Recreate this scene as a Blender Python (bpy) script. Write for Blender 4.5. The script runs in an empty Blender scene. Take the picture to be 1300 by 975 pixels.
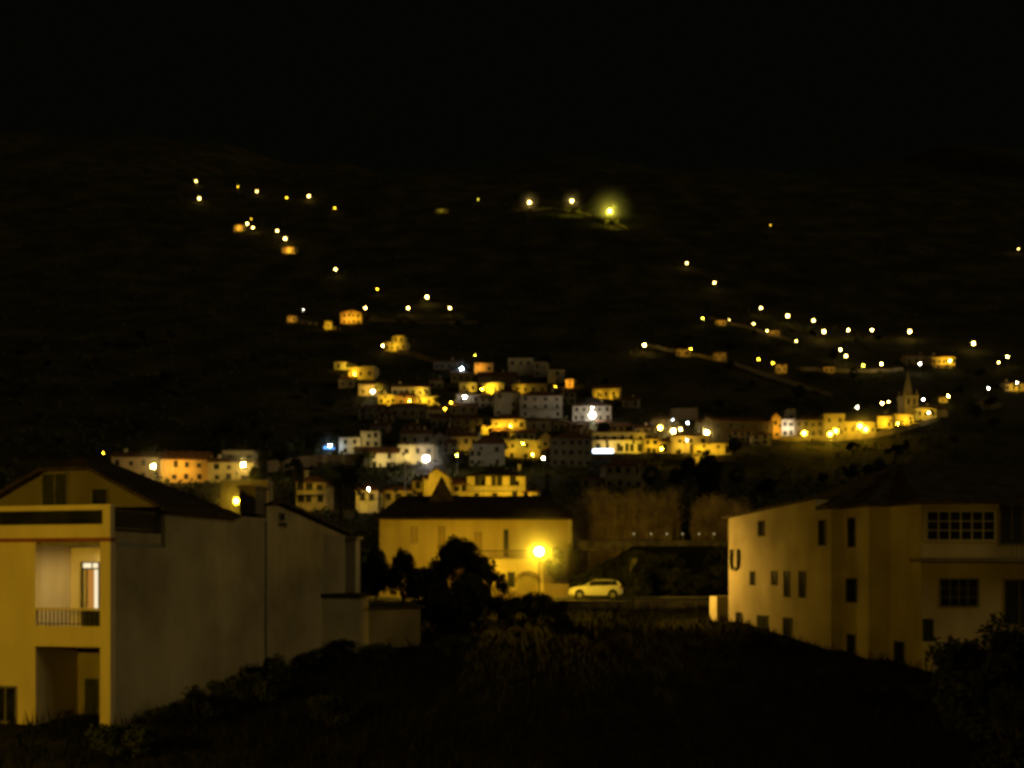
import bpy, math, random
from mathutils import Vector, noise
random.seed(7)
R = math.radians
F, CX, HZ, CZ = 1275.0, 650.0, 725.0, 6.0       # focal length in photo pixels, centre column, horizon row, eye height
scn = bpy.context.scene
col = scn.collection

# ------------------------------------------------------------------ materials
def new_mat(name):
    m = bpy.data.materials.new(name); m.use_nodes = True
    nt = m.node_tree; b = nt.nodes['Principled BSDF']
    return m, nt, b
def noise_col(nt, scale, c0, c1, detail=5, lo=.35, hi=.65, coord='Object'):
    tc = nt.nodes.new('ShaderNodeTexCoord'); n = nt.nodes.new('ShaderNodeTexNoise'); r = nt.nodes.new('ShaderNodeValToRGB')
    n.inputs['Scale'].default_value = scale; n.inputs['Detail'].default_value = detail
    r.color_ramp.elements[0].position = lo; r.color_ramp.elements[1].position = hi
    r.color_ramp.elements[0].color = (*c0, 1); r.color_ramp.elements[1].color = (*c1, 1)
    nt.links.new(tc.outputs[coord], n.inputs['Vector']); nt.links.new(n.outputs['Fac'], r.inputs['Fac'])
    return r, n, tc
MATS = {}
def plaster(c, stain=.72, scale=.35):
    k = ('pl', c, stain, scale)
    if k in MATS: return MATS[k]
    m, nt, b = new_mat('plaster')
    r, n, tc = noise_col(nt, scale, tuple(x*stain for x in c), c, 8, .3, .62)
    # rain streaks below edges: noise stretched along the height
    mp = nt.nodes.new('ShaderNodeMapping'); mp.inputs['Scale'].default_value = (.9, .9, .22)
    n2 = nt.nodes.new('ShaderNodeTexNoise'); n2.inputs['Scale'].default_value = 1.0; n2.inputs['Detail'].default_value = 6
    r2 = nt.nodes.new('ShaderNodeValToRGB'); r2.color_ramp.elements[0].position = .33; r2.color_ramp.elements[1].position = .6
    r2.color_ramp.elements[0].color = (.84, .81, .77, 1); r2.color_ramp.elements[1].color = (1, 1, 1, 1)
    mx = nt.nodes.new('ShaderNodeMixRGB'); mx.blend_type = 'MULTIPLY'; mx.inputs[0].default_value = 1
    nt.links.new(tc.outputs['Object'], mp.inputs['Vector']); nt.links.new(mp.outputs[0], n2.inputs['Vector']); nt.links.new(n2.outputs['Fac'], r2.inputs[0])
    nt.links.new(r.outputs[0], mx.inputs[1]); nt.links.new(r2.outputs[0], mx.inputs[2]); nt.links.new(mx.outputs[0], b.inputs['Base Color'])
    bp = nt.nodes.new('ShaderNodeBump'); bp.inputs['Strength'].default_value = .25; bp.inputs['Distance'].default_value = .02
    n3 = nt.nodes.new('ShaderNodeTexNoise'); n3.inputs['Scale'].default_value = 9
    nt.links.new(tc.outputs['Object'], n3.inputs['Vector']); nt.links.new(n3.outputs['Fac'], bp.inputs['Height']); nt.links.new(bp.outputs[0], b.inputs['Normal'])
    b.inputs['Roughness'].default_value = .92; b.inputs['Specular IOR Level'].default_value = .1
    MATS[k] = m; return m
def mottled(name, c0, c1, scale, rough=.9, spec=.1, bump=0):
    if name in MATS: return MATS[name]
    m, nt, b = new_mat(name)
    r, n, tc = noise_col(nt, scale, c0, c1)
    nt.links.new(r.outputs[0], b.inputs['Base Color'])
    if bump:
        bp = nt.nodes.new('ShaderNodeBump'); bp.inputs['Strength'].default_value = bump; bp.inputs['Distance'].default_value = .1
        nt.links.new(n.outputs['Fac'], bp.inputs['Height']); nt.links.new(bp.outputs[0], b.inputs['Normal'])
    b.inputs['Roughness'].default_value = rough; b.inputs['Specular IOR Level'].default_value = spec
    MATS[name] = m; return m
def tile(name, c0, c1):
    if name in MATS: return MATS[name]
    m, nt, b = new_mat(name)
    r, n, tc = noise_col(nt, 1.3, c0, c1, 6)
    w = nt.nodes.new('ShaderNodeTexWave'); w.inputs['Scale'].default_value = 1.6; w.inputs['Distortion'].default_value = .6; w.bands_direction = 'X'
    bp = nt.nodes.new('ShaderNodeBump'); bp.inputs['Strength'].default_value = .6; bp.inputs['Distance'].default_value = .08
    nt.links.new(tc.outputs['Object'], w.inputs['Vector']); nt.links.new(w.outputs['Fac'], bp.inputs['Height']); nt.links.new(bp.outputs[0], b.inputs['Normal'])
    nt.links.new(r.outputs[0], b.inputs['Base Color']); b.inputs['Roughness'].default_value = .9; b.inputs['Specular IOR Level'].default_value = .1
    MATS[name] = m; return m
def emit(c, s):
    k = ('em', c, round(s, 2))
    if k in MATS: return MATS[k]
    m, nt, b = new_mat('lit_lamp')
    nt.nodes.remove(b); e = nt.nodes.new('ShaderNodeEmission'); e.inputs[0].default_value = (*c, 1); e.inputs[1].default_value = s
    nt.links.new(e.outputs[0], nt.nodes['Material Output'].inputs[0]); MATS[k] = m; return m
CREAM, WHITE, GREY, OCHRE, ORANGE, BROWN = (.60, .55, .44), (.70, .68, .62), (.36, .34, .31), (.58, .48, .27), (.60, .41, .17), (.26, .21, .16)
PALE = (.52, .48, .42)
M_roof = tile('clay_tiles', (.09, .045, .028), (.21, .105, .062))
M_roofd = tile('old_dark_tiles', (.022, .016, .012), (.05, .035, .026))
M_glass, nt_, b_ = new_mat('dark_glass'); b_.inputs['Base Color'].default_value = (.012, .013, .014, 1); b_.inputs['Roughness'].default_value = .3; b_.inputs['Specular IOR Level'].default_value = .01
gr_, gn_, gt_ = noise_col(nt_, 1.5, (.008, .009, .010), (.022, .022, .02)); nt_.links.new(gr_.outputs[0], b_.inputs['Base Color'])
M_frame = mottled('weathered_paint', (.10, .09, .075), (.16, .145, .12), 3)
M_shut = mottled('dark_shutter_paint', (.02, .022, .016), (.035, .035, .026), 3)
M_metal = mottled('dark_metal', (.02, .02, .02), (.045, .042, .04), 5, .5, .4)
M_galv = mottled('galvanised_steel', (.22, .22, .21), (.32, .31, .3), 4, .5, .4)
M_wood = mottled('grey_timber', (.10, .075, .05), (.17, .13, .09), 4)
M_maroon = mottled('maroon_paint', (.16, .05, .035), (.22, .07, .05), 3)
M_stone = mottled('rubble_stone', (.09, .075, .055), (.24, .20, .15), 1.4, bump=.5)
M_asph = mottled('asphalt', (.035, .034, .032), (.065, .062, .058), 2.5)
M_pave = mottled('concrete_paving', (.16, .15, .13), (.24, .22, .2), 1.5)
M_leaf = mottled('leaf', (.022, .028, .010), (.085, .085, .034), .7)
M_leafd = mottled('dark_leaf', (.012, .016, .007), (.045, .050, .020), 1.2)
M_grass = mottled('dry_grass', (.004, .0045, .0018), (.013, .0125, .005), .3)
M_cane = mottled('dry_cane', (.24, .17, .08), (.55, .42, .21), .8)
M_bark = mottled('bark', (.03, .022, .015), (.07, .05, .035), 6)
M_carw = mottled('white_car_paint', (.60, .58, .50), (.68, .66, .58), 1.5, .25, .5)
M_tyre = mottled('tyre_rubber', (.012, .012, .012), (.022, .022, .021), 8)
M_alloy = mottled('alloy', (.25, .25, .25), (.4, .4, .4), 8, .35, .5)
M_red = mottled('red_lens', (.25, .02, .015), (.35, .03, .02), 8, .2, .5)
M_lens = mottled('clear_lens', (.3, .3, .28), (.5, .5, .48), 8, .15, .5)
M_ter, nt_, b_ = new_mat('hillside_soil_shaded')
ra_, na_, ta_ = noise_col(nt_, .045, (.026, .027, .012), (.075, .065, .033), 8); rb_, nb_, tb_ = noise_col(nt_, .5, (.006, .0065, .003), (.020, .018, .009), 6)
sp_ = nt_.nodes.new('ShaderNodeSeparateXYZ'); mr_ = nt_.nodes.new('ShaderNodeMapRange'); mr_.inputs[1].default_value = 80; mr_.inputs[2].default_value = 170; mx_ = nt_.nodes.new('ShaderNodeMixRGB')  # ground colour darker near, paler far: unlit foreground and distant haze painted in
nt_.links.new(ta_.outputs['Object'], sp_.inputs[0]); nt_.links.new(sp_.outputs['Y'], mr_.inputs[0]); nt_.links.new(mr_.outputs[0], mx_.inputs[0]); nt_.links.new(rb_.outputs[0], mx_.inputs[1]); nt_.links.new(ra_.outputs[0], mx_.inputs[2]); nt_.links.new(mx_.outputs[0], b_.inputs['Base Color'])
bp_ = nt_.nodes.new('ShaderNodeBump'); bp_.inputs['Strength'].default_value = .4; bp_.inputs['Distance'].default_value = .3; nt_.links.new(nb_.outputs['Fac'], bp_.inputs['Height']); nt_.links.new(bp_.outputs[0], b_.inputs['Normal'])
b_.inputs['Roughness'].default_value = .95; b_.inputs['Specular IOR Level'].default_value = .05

# ------------------------------------------------------------------ mesh helpers
class MB:
    def __init__(s): s.v = []; s.f = []; s.m = []
    def quad(s, pts, mi=0):
        n = len(s.v); s.v += [tuple(p) for p in pts]; s.f.append(tuple(range(n, n+len(pts)))); s.m.append(mi)
    def hull8(s, p, mi=0):      # p: four bottom points then the four above them
        n = len(s.v); s.v += [tuple(q) for q in p]
        for f in ((3,2,1,0),(4,5,6,7),(0,1,5,4),(1,2,6,5),(2,3,7,6),(3,0,4,7)): s.f.append(tuple(n+i for i in f)); s.m.append(mi)
    def box(s, x0, x1, y0, y1, z0, z1, mi=0):
        s.hull8([(x0,y0,z0),(x1,y0,z0),(x1,y1,z0),(x0,y1,z0),(x0,y0,z1),(x1,y0,z1),(x1,y1,z1),(x0,y1,z1)], mi)
    def obox(s, o, e, n, s0, s1, n0, n1, z0, z1, mi=0):    # box in a frame: along e, out along n
        def q(a, b, z): return (o[0]+e[0]*a+n[0]*b, o[1]+e[1]*a+n[1]*b, z)
        s.hull8([q(s0,n1,z0),q(s1,n1,z0),q(s1,n0,z0),q(s0,n0,z0),q(s0,n1,z1),q(s1,n1,z1),q(s1,n0,z1),q(s0,n0,z1)], mi)
    def prism(s, poly, d, mi=0):   # poly: planar 3-D points, d: extrusion vector
        k = len(poly); n = len(s.v); d = Vector(d)
        s.v += [tuple(p) for p in poly] + [tuple(Vector(p)+d) for p in poly]
        s.f.append(tuple(range(n+k-1, n-1, -1))); s.m.append(mi); s.f.append(tuple(range(n+k, n+2*k))); s.m.append(mi)
        for i in range(k):
            j = (i+1) % k; s.f.append((n+i, n+j, n+k+j, n+k+i)); s.m.append(mi)
    def tube(s, p0, p1, r0, r1=None, k=8, mi=0):
        r1 = r0 if r1 is None else r1; p0, p1 = Vector(p0), Vector(p1); d = (p1-p0).normalized()
        a = d.cross(Vector((0,0,1)) if abs(d.z) < .9 else Vector((1,0,0))).normalized(); b = d.cross(a)
        n = len(s.v)
        for p, r in ((p0, r0), (p1, r1)):
            for i in range(k): t = 2*math.pi*i/k; s.v.append(tuple(p+a*r*math.cos(t)+b*r*math.sin(t)))
        for i in range(k): j = (i+1) % k; s.f.append((n+i, n+j, n+k+j, n+k+i)); s.m.append(mi)
        s.f.append(tuple(range(n+k-1, n-1, -1))); s.m.append(mi); s.f.append(tuple(range(n+k, n+2*k))); s.m.append(mi)
    def ball(s, c, r, mi=0, seg=8, rings=5, sz=1):
        n = len(s.v)
        for i in range(rings+1):
            t = math.pi*i/rings
            for j in range(seg): u = 2*math.pi*j/seg; s.v.append((c[0]+r*math.sin(t)*math.cos(u), c[1]+r*math.sin(t)*math.sin(u), c[2]+r*sz*math.cos(t)))
        for i in range(rings):
            for j in range(seg): k = (j+1) % seg; s.f.append((n+i*seg+j, n+(i+1)*seg+j, n+(i+1)*seg+k, n+i*seg+k)); s.m.append(mi)
    def mesh(s, name, mats, smooth=False):
        me = bpy.data.meshes.new(name); me.from_pydata(s.v, [], s.f); me.update()
        for m in (mats if isinstance(mats, (list, tuple)) else [mats]): me.materials.append(m)
        me.polygons.foreach_set('material_index', s.m)
        if smooth: me.polygons.foreach_set('use_smooth', [True]*len(me.polygons))
        return me
    def build(s, name, mats, parent=None, smooth=False, world=False):
        if world and parent:
            L = parent.location; s.v = [(v[0]-L[0], v[1]-L[1], v[2]-L[2]) for v in s.v]
        return link(name, s.mesh(name, mats, smooth), parent)
def link(name, me, parent=None, loc=None, rz=0, scale=None):
    o = bpy.data.objects.new(name, me); col.objects.link(o)
    if parent: o.parent = parent
    if loc: o.location = loc
    if rz: o.rotation_euler.z = rz
    if scale: o.scale = scale if not isinstance(scale, (int, float)) else (scale,)*3
    return o
def tag(o, label=None, cat=None, group=None, kind=None):
    if label: o['label'] = label
    if cat: o['category'] = cat
    if group: o['group'] = group
    if kind: o['kind'] = kind
    return o
def empty(name, loc, rz=0):
    o = bpy.data.objects.new(name, None); col.objects.link(o); o.location = loc; o.rotation_euler.z = rz; return o
def copy_tree(o, parent=None):
    c = o.copy(); col.objects.link(c)
    if parent: c.parent = parent
    for ch in [x for x in bpy.data.objects if x.parent == o]: copy_tree(ch, c)
    return c
def P(px, py, Y): return Vector(((px-CX)/F*Y, Y, CZ+(HZ-py)/F*Y))
def zat(py, Y): return CZ+(HZ-py)/F*Y

# ------------------------------------------------------------------ the ground
CPX = [-600, 140, 480, 650, 735, 800, 925, 1170, 1900]
ROWS = [(-60, [-1.0]*9), (3, [-.5,-.5,-1.5,-1.5,-1.5,-1.5,-1,-.5,0]), (25, [0,0,-.5,-.5,-.5,-.5,0,.3,.5]), (35, [.5,.5,.4,.3,.3,.3,.5,.8,1]),
 (47, [.8,.9,1.2,1.2,1.2,1.2,1.6,1.4,1.5]), (58, [1.5,1.6,2.2,2.0,2.1,2.2,3.0,2.6,2.5]), (66, [2,2.2,2.8,2.7,2.8,2.8,3.2,3,3]),
 (76.5, [2.8,3,3,3,3,3,3.2,3.5,3.5]), (78.5, [3.5]*9), (90, [3.5,3.5,3.5,3.5,3.5,3.6,3.6,3.6,3.6]), (96.5, [3.7,3.6,3.5,3.5,3.5,8.2,8.2,8.2,8.2]), (101, [4,4,3.6,3.6,3.8,8.7,8.7,8.7,8.7]),
 (108, [5,5,4,4,5,9,9,9,9]), (125, [8.5,8.5,8.5,8.5,9,11.5,11.5,11,11]), (140, [10.5]*4+[11,13.3,13.3,13,13]), (170, [14.7,14.7,14.7,14.9,15.5,16.8,16.8,17,17])]
for Y_, py_ in ((215,638),(250,615),(300,592),(340,560),(380,528),(420,480),(470,445),(520,412),(600,375),(700,318),(850,250),(1050,195),(1300,170),(1700,150)):
    ROWS.append((Y_, [zat(py_, Y_)]*9))
def lerp_row(vals, px):
    if px <= CPX[0]: return vals[0]
    for i in range(len(CPX)-1):
        if px <= CPX[i+1]:
            t = (px-CPX[i])/(CPX[i+1]-CPX[i]); return vals[i]*(1-t)+vals[i+1]*t
    return vals[-1]
def ground(X, Y):
    px = CX+F*X/max(Y, 20)
    if Y <= ROWS[0][0]: return lerp_row(ROWS[0][1], px)
    for i in range(len(ROWS)-1):
        if Y <= ROWS[i+1][0]:
            t = (Y-ROWS[i][0])/(ROWS[i+1][0]-ROWS[i][0]); z = lerp_row(ROWS[i][1], px)*(1-t)+lerp_row(ROWS[i+1][1], px)*t; break
    else: z = ROWS[-1][1][0]
    a = 0 if Y < 125 else min(1, (Y-125)/200)
    if a: z += a*(1.6*noise.noise(Vector((X/38, Y/38, .3))) + (min(Y, 900)/120)*noise.noise(Vector((X/150, Y/150, 4.3)))*.6)
    if Y > 900:
        r = min(1, (Y-900)/250); z -= r*r*(60+70*noise.noise(Vector((X/420, 7.7, .1)))+25*noise.noise(Vector((X/130, 2.1, .6))))
    return z
def gY(px, py, h=0, ymin=105):     # how far off the ray through this pixel comes within h of the ground
    Y = ymin
    while Y < 1600:
        if zat(py, Y)-ground((px-CX)/F*Y, Y) <= h: return Y
        Y *= 1.004
    return 1600
mb = MB(); ys = [-60+i*6 for i in range(14)]
y = 20.0
while y < 1700: ys.append(y); y += max(1.6, y*.022)
ys += [1700]; ss = [-1.5+3*i/150 for i in range(151)]
for y in ys:
    for s_ in ss: x = s_*max(y, 70)*.75; mb.v.append((x, y, ground(x, y)))
nx = len(ss)
for i in range(len(ys)-1):
    for j in range(nx-1): mb.f.append((i*nx+j, i*nx+j+1, (i+1)*nx+j+1, (i+1)*nx+j)); mb.m.append(0)
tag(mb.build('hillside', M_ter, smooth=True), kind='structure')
# the road below the village with its retaining edge, and the pavement behind
mb = MB(); mb.box(-70, 60, 77.0, 85.6, 2.0, 3.68); tag(mb.build('road', M_asph), kind='structure')
mb = MB(); mb.box(-70, 60, 85.6, 87.4, 2.0, 3.81); tag(mb.build('pavement', M_pave), kind='structure')
mb = MB(); mb.box(-70, 60, 76.6, 77.0, 1.6, 3.74); tag(mb.build('retaining_wall', M_stone), 'rough dark stone retaining wall holding up the road under the white car', 'wall')

# ------------------------------------------------------------------ lamps
SOD, CRM, WHT, ORA, BLU, GRN = (1, .60, .025), (1, .68, .17), (1, .88, .66), (1, .52, .05), (.62, .82, 1), (1, .86, .06)
TINT = dict(a=(1, .58, .075), y=SOD, c=CRM, w=WHT, o=ORA, b=BLU, g=GRN)
SIZE = dict(t=(.55, 3.5), s=(.7, 11), m=(1.0, 28), b=(1.4, 62), L=(2.1, 180), X=(3.2, 320))
_g = MB(); _g.ball((0,0,0), 1, seg=6, rings=4); 
GLOBES = {}
def globe_mesh(c, L):
    k = (c, round(L, 1))
    if k not in GLOBES: GLOBES[k] = _g.mesh('lamp_globe', emit(c, round(L, 1)))
    return GLOBES[k]
_p = MB(); _p.tube((0,0,-1.2), (0,0,5), .07, .045, 6); POLE = _p.mesh('street_lamp', M_galv)
def lamp(px, py, size, tint, label, group=None, Y=None, I=None, H=5.0):
    Y = Y or gY(px, py, H); p = P(px, py, Y)
    rp, i0 = SIZE[size]; r = rp*Y/F; I = I or i0; L = max(2, I/(math.pi*r*r))
    g = ground(p.x, p.y); h = max(1.5, p.z-g)
    o = link('street_lamp', POLE, None, (p.x, p.y, g), 0, (1, 1, (h-r*.6)/5)); tag(o, label, 'street lamp', group)
    me = globe_mesh(TINT[tint], float('%.1g' % L) if L < 10 else round(L, -1))
    b = link('lamp_globe', me, o, (0, 0, 5*h/(h-r*.6)), 0, (r, r, r*5/(h-r*.6)))
    return o
# a made-up lamp added to light one wall, its opaque hood hiding the source
_h = MB(); _h.box(-.42,.42,-.32,-.25,-.42,.42); _h.box(-.42,-.36,-.25,.05,-.42,.42); _h.box(.36,.42,-.25,.05,-.42,.42); _h.box(-.36,.36,-.25,.05,.36,.42); _h.box(-.36,.36,-.25,.05,-.42,-.36)
HOOD = _h.mesh('lamp_hood', M_metal)
_e = MB(); _e.quad([(-.34,-.2,-.34),(-.34,-.2,.34),(.34,-.2,.34),(.34,-.2,-.34)]); FACES = {}
FLOOD_GAIN = 4.6
_b = MB(); _b.tube((0,-.36,-1), (0,-.36,1), .05, .05, 6); HPOLE = _b.mesh('added_flood_lamp', M_metal)
def flood(pos, target, I, tint, label, group='added hooded lamps that light house walls'):
    pos, target = Vector(pos), Vector(target); d = target-pos
    g = min(ground(pos.x, pos.y), pos.z-1); h = pos.z-g
    root = empty('added_flood_lamp', (pos.x, pos.y, g), math.atan2(-d.x, d.y)); tag(root, label, 'flood lamp', group)
    link('pole', HPOLE, root, (0,0,h/2), 0, (1,1,h/2+.3))
    tilt = math.atan2(d.z, math.hypot(d.x, d.y))
    hd = link('hood', HOOD, root, (0,0,h)); hd.rotation_euler.x = tilt
    k = (tint, round(I))
    if k not in FACES: FACES[k] = _e.mesh('lamp_glass', emit(TINT[tint], I*FLOOD_GAIN/.46))
    link('lamp_glass', FACES[k], hd)
    return root

# ------------------------------------------------------------------ houses of the village
WIN = {}
HR = random.Random(41)
def win_mesh(w, h, kind='win'):
    k = (round(w, 1), round(h, 1), kind)
    if k not in WIN:
        w, h = k[0], k[1]; m = MB(); t = .11
        m.box(-w/2, w/2, -.03, .02, 0, h, 1)
        m.box(-w/2-t, -w/2, -.09, .02, -t, h+t, 0); m.box(w/2, w/2+t, -.09, .02, -t, h+t, 0); m.box(-w/2, w/2, -.09, .02, h, h+t, 0); m.box(-w/2, w/2, -.09, .02, -t, 0, 0)
        if kind == 'win': m.box(-.03, .03, -.06, -.03, 0, h, 0)
        WIN[k] = m.mesh('window' if kind == 'win' else 'door', [M_frame, M_shut if kind == 'door' else M_glass])
    return WIN[k]
def roof_into(root, kind, W, D, H, rise, over, mat, z0=0):
    m = MB(); o = over; x0, x1, y0, y1 = -W/2-o, W/2+o, -o, D+o; t = .16
    if kind == 'hip':
        if W >= D: a, b = (x0+(D/2+o)*.95, (y0+y1)/2, H+rise), (x1-(D/2+o)*.95, (y0+y1)/2, H+rise)
        else: a, b = (0, y0+(W/2+o)*.95, H+rise), (0, y1-(W/2+o)*.95, H+rise)
        A, B, C, Dd = (x0,y0,H), (x1,y0,H), (x1,y1,H), (x0,y1,H); lo = lambda p: (p[0], p[1], p[2]-t)
        if W >= D: fs = [(A,B,b,a), (B,C,b), (C,Dd,a,b), (Dd,A,a)]
        else: fs = [(A,B,a), (B,C,b,a), (C,Dd,b), (Dd,A,a,b)]
        for f in fs: m.quad(f)
        for p, q in ((A,B),(B,C),(C,Dd),(Dd,A)): m.quad([lo(p), lo(q), q, p])
        m.quad([lo(Dd), lo(C), lo(B), lo(A)])
    elif kind == 'gable':
        s = rise/(D/2); zf = H-o*s
        m.prism([(x0,y0,zf),(x0,D/2,H+rise),(x0,D/2,H+rise+t),(x0,y0,zf+t)], (x1-x0,0,0)); m.prism([(x0,y1,zf),(x0,y1,zf+t),(x0,D/2,H+rise+t),(x0,D/2,H+rise)], (x1-x0,0,0))
    elif kind == 'fgable':
        s = rise/(W/2); zf = H-o*s
        m.prism([(x0,y0,zf),(x0,y0,zf+t),(0,y0,H+rise+t),(0,y0,H+rise)], (0,y1-y0,0)); m.prism([(x1,y0,zf),(0,y0,H+rise),(0,y0,H+rise+t),(x1,y0,zf+t)], (0,y1-y0,0))
    elif kind == 'mono':
        m.prism([(x0,y0,H-.02),(x0,y1,H+rise),(x0,y1,H+rise+t),(x0,y0,H-.02+t)], (x1-x0,0,0))
    else:
        m.box(x0, x1, y0, y1, H, H+.22)
    r = m.build('roof', mat, root)
    return r
def house(label, px0, px1, eave, base, roof='hip', c=CREAM, st=2, cols=3, rise=1.6, yaw=0, D=7, Y=None, win=(.95, 1.25), roofm=None, door=None, floods=(), chimney=None, over=.35, cat='house', name='house', group=None, skip=(), balcony=None, dz=0):
    xc = (px0+px1)/2; Y = Y or gY(xc, base); W = (px1-px0)/F*Y; H = (base-eave)/F*Y
    if roof in ('hip', 'gable') and Y > 230: rise *= 1.3
    if roof == 'flat' and W > 4 and not any(k_ in label for k_ in ('flat', 'block', 'wall', 'turret', 'upper')) and HR.random() < .75: roof = HR.choice(('hip', 'gable')); rise = HR.uniform(.9, 1.4)
    if chimney is None and roof in ('hip','gable') and W > 5 and HR.random() < .6: chimney = HR.choice((-.3,.28,.15))
    p = P(xc, base, Y); root = empty(name, p, R(yaw)); tag(root, label, cat, group)
    m = MB(); W2 = W/2
    if roof == 'gable': m.prism([(-W2,0,-3),(-W2,0,H),(-W2,D/2,H+rise),(-W2,D,H),(-W2,D,-3)][::-1], (W,0,0))
    elif roof == 'fgable': m.prism([(-W2,0,-3),(W2,0,-3),(W2,0,H),(0,0,H+rise),(-W2,0,H)], (0,D,0))
    elif roof == 'mono': m.prism([(-W2,0,-3),(-W2,0,H),(-W2,D,H+rise),(-W2,D,-3)][::-1], (W,0,0))
    else: m.box(-W2, W2, 0, D, -3, H)
    m.build('wall', plaster(c), root)
    rf = roof_into(root, roof, W, D, H, rise, over if roof != 'flat' else .12, roofm or (M_roof if roof != 'flat' else plaster(GREY)))
    xs = cols if isinstance(cols, (list, tuple)) else [(-.5+(i+.5)/cols) for i in range(cols)] if cols else []
    sh = H/max(st, 1); wh = min(win[1], sh*.62); ww = win[0]
    for s_ in range(st):
        for i, u in enumerate(xs):
            if (s_, i) in skip: continue
            if s_ == 0 and door == i: link('door', win_mesh(1.0, min(2.0, sh*.8), 'door'), root, (u*W, 0, .05)); continue
            link('window', win_mesh(ww*HR.choice((.8,1,1,1.2)), wh*HR.choice((.75,1,1,1.1))), root, (u*W+HR.uniform(-.25,.25), 0, s_*sh+sh*.34))
    if roof == 'fgable' and rise > 1.2 and W > 6: link('window', win_mesh(.7, .8), root, (0, 0, H+rise*.1))
    if D > 5 and abs(yaw) > 6:          # one window a storey on the end wall that can be seen
        sgn = 1 if yaw > 0 else -1
        sgn = -sgn if xc > CX else sgn
        for s_ in range(st):
            w_ = link('window', win_mesh(ww, wh), root, (sgn*W2, D*.5, s_*sh+sh*.34), sgn*math.pi/2)
    if balcony is not None:
        zb = balcony*sh; b = MB(); b.box(-W2*.9, W2*.9, -1.1, -.003, zb-.15, zb); b.build('balcony', plaster(PALE), root)
        b = MB(); b.box(-W2*.9, W2*.9, -1.1, -1.04, zb+.9, zb+.97)
        n = int(W*.9/.28)
        for i in range(n+1): x = -W2*.9+.03+(W*.9-.06)*i/n; b.box(x-.02, x+.02, -1.09, -1.05, zb, zb+.9)
        b.build('railing', M_metal, root)
    if chimney is not None:
        b = MB(); zc = H+rise*.35; cx_ = chimney*W
        b.box(cx_-.35, cx_+.35, D*.5-.3, D*.5+.3, H-.2, H+rise+.8); b.box(cx_-.45, cx_+.45, D*.5-.4, D*.5+.4, H+rise+.8, H+rise+.95)
        b.build('chimney', plaster(PALE), rf)
    ca, sa = math.cos(R(yaw)), math.sin(R(yaw))
    for (u, z, dist, I, tint, flabel) in floods:
        dist *= .66; I *= .58
        lx, ly = u*W, -dist; pos = (p.x+lx*ca-ly*sa, p.y+lx*sa+ly*ca, p.z+z); tx = lx*.6
        flood(pos, (p.x+tx*ca, p.y+tx*sa, p.z+H*.5), I, tint, flabel)
    root['_Y'] = Y
    del root['_Y']
    return root, Y

# left of the valley, beyond the big house
house('low pale pink house with shallow roof behind the white street light over the dark roof', 143, 204, 580, 612, 'gable', (.55,.42,.33), 2, 4, 1.2, 6, D=8)
house('orange two storey house in the lit terrace, dark tiled roof', 205, 264, 583, 613, 'gable', ORANGE, 2, [-.2,.05,.3], 1.8, 8, D=8, floods=[(-.1,4.5,8,75,'o','added hooded lamp in front of the orange terrace house')])
house('yellow two storey house joined to the orange house, lamp at its corner', 265, 321, 587, 613, 'flat', (.62,.52,.24), 2, [-.3,-.05,.3], 1, 6, D=7)
house('small pale upper block above the yellow terrace house', 283, 322, 573, 588, 'flat', CREAM, 1, [-.25,.3], 1, 6, D=6, Y=262)
house('pale house with blue light on its end wall, flat roof terrace', 430, 458, 556, 578, 'flat', WHITE, 2, [-.2,.25], 1, -8, D=8, floods=[(.6,5,11,45,'c','added hooded lamp below the pale house with the blue end wall'),(-.62,2.5,3.5,9,'b','added cold hooded lamp beside the blue lit end wall')])
house('square white upper block with two windows beside the pale flat roofed house', 458, 482, 548, 580, 'flat', WHITE, 3, [-.1,.3], 1, 4, D=7, Y=318)
house('low cream porch building with red tiled roof beneath the white upper block', 449, 486, 570, 583, 'mono', CREAM, 1, [.0,.3], 1.2, 0, D=5, Y=307)
house('low white house with red tiled roof and four small windows', 462, 506, 575, 596, 'gable', WHITE, 2, [-.22,.22], 1.5, 0, D=7, Y=298, floods=[(-.1,4,9,60,'c','added hooded lamp in front of the low white house')])
house('tall white house with two rows of windows behind the brightest white lamp', 505, 552, 565, 596, 'flat', WHITE, 2, [-.28,.05,.36], 1, -4, D=7, Y=301, floods=[(-.25,4,9,70,'c','added hooded lamp in front of the tall white house')])
house('dim grey house under a low roof directly behind the tall white house', 508, 547, 550, 566, 'gable', GREY, 1, 3, 1.2, 0, D=6)
house('grey gabled house end with small upper window, dark lane beside', 548, 570, 556, 582, 'fgable', GREY, 2, [.0], 1.6, 4, D=7, Y=322)
house('dim yellow house with blue shuttered window and balcony', 571, 607, 554, 594, 'gable', OCHRE, 3, [-.3,.1,.35], 1.2, 0, D=7, Y=318, balcony=1, floods=[(.2,4,7,26,'y','added hooded lamp under the balcony of the dim yellow house')])
house('tall grey house with dark pyramid roof in the village centre', 600, 641, 563, 594, 'hip', (.34,.34,.35), 2, [-.25,.27], 2.2, 0, D=9, Y=292)
house('brown yellow house with pale end wall and round lamp on its front', 641, 686, 559, 586, 'flat', OCHRE, 2, [-.3,.1], 1, 0, D=7, Y=312, floods=[(-.42,4,6,30,'y','added hooded lamp beside the pale end wall'), (.45,4,6,26,'y','added hooded lamp by the lane corner of the brown yellow house')])
house('ochre gable fronted house beside the lane lamp', 685, 701, 555, 586, 'fgable', OCHRE, 2, [-.1], 1.6, 0, D=8, Y=315)
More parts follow.
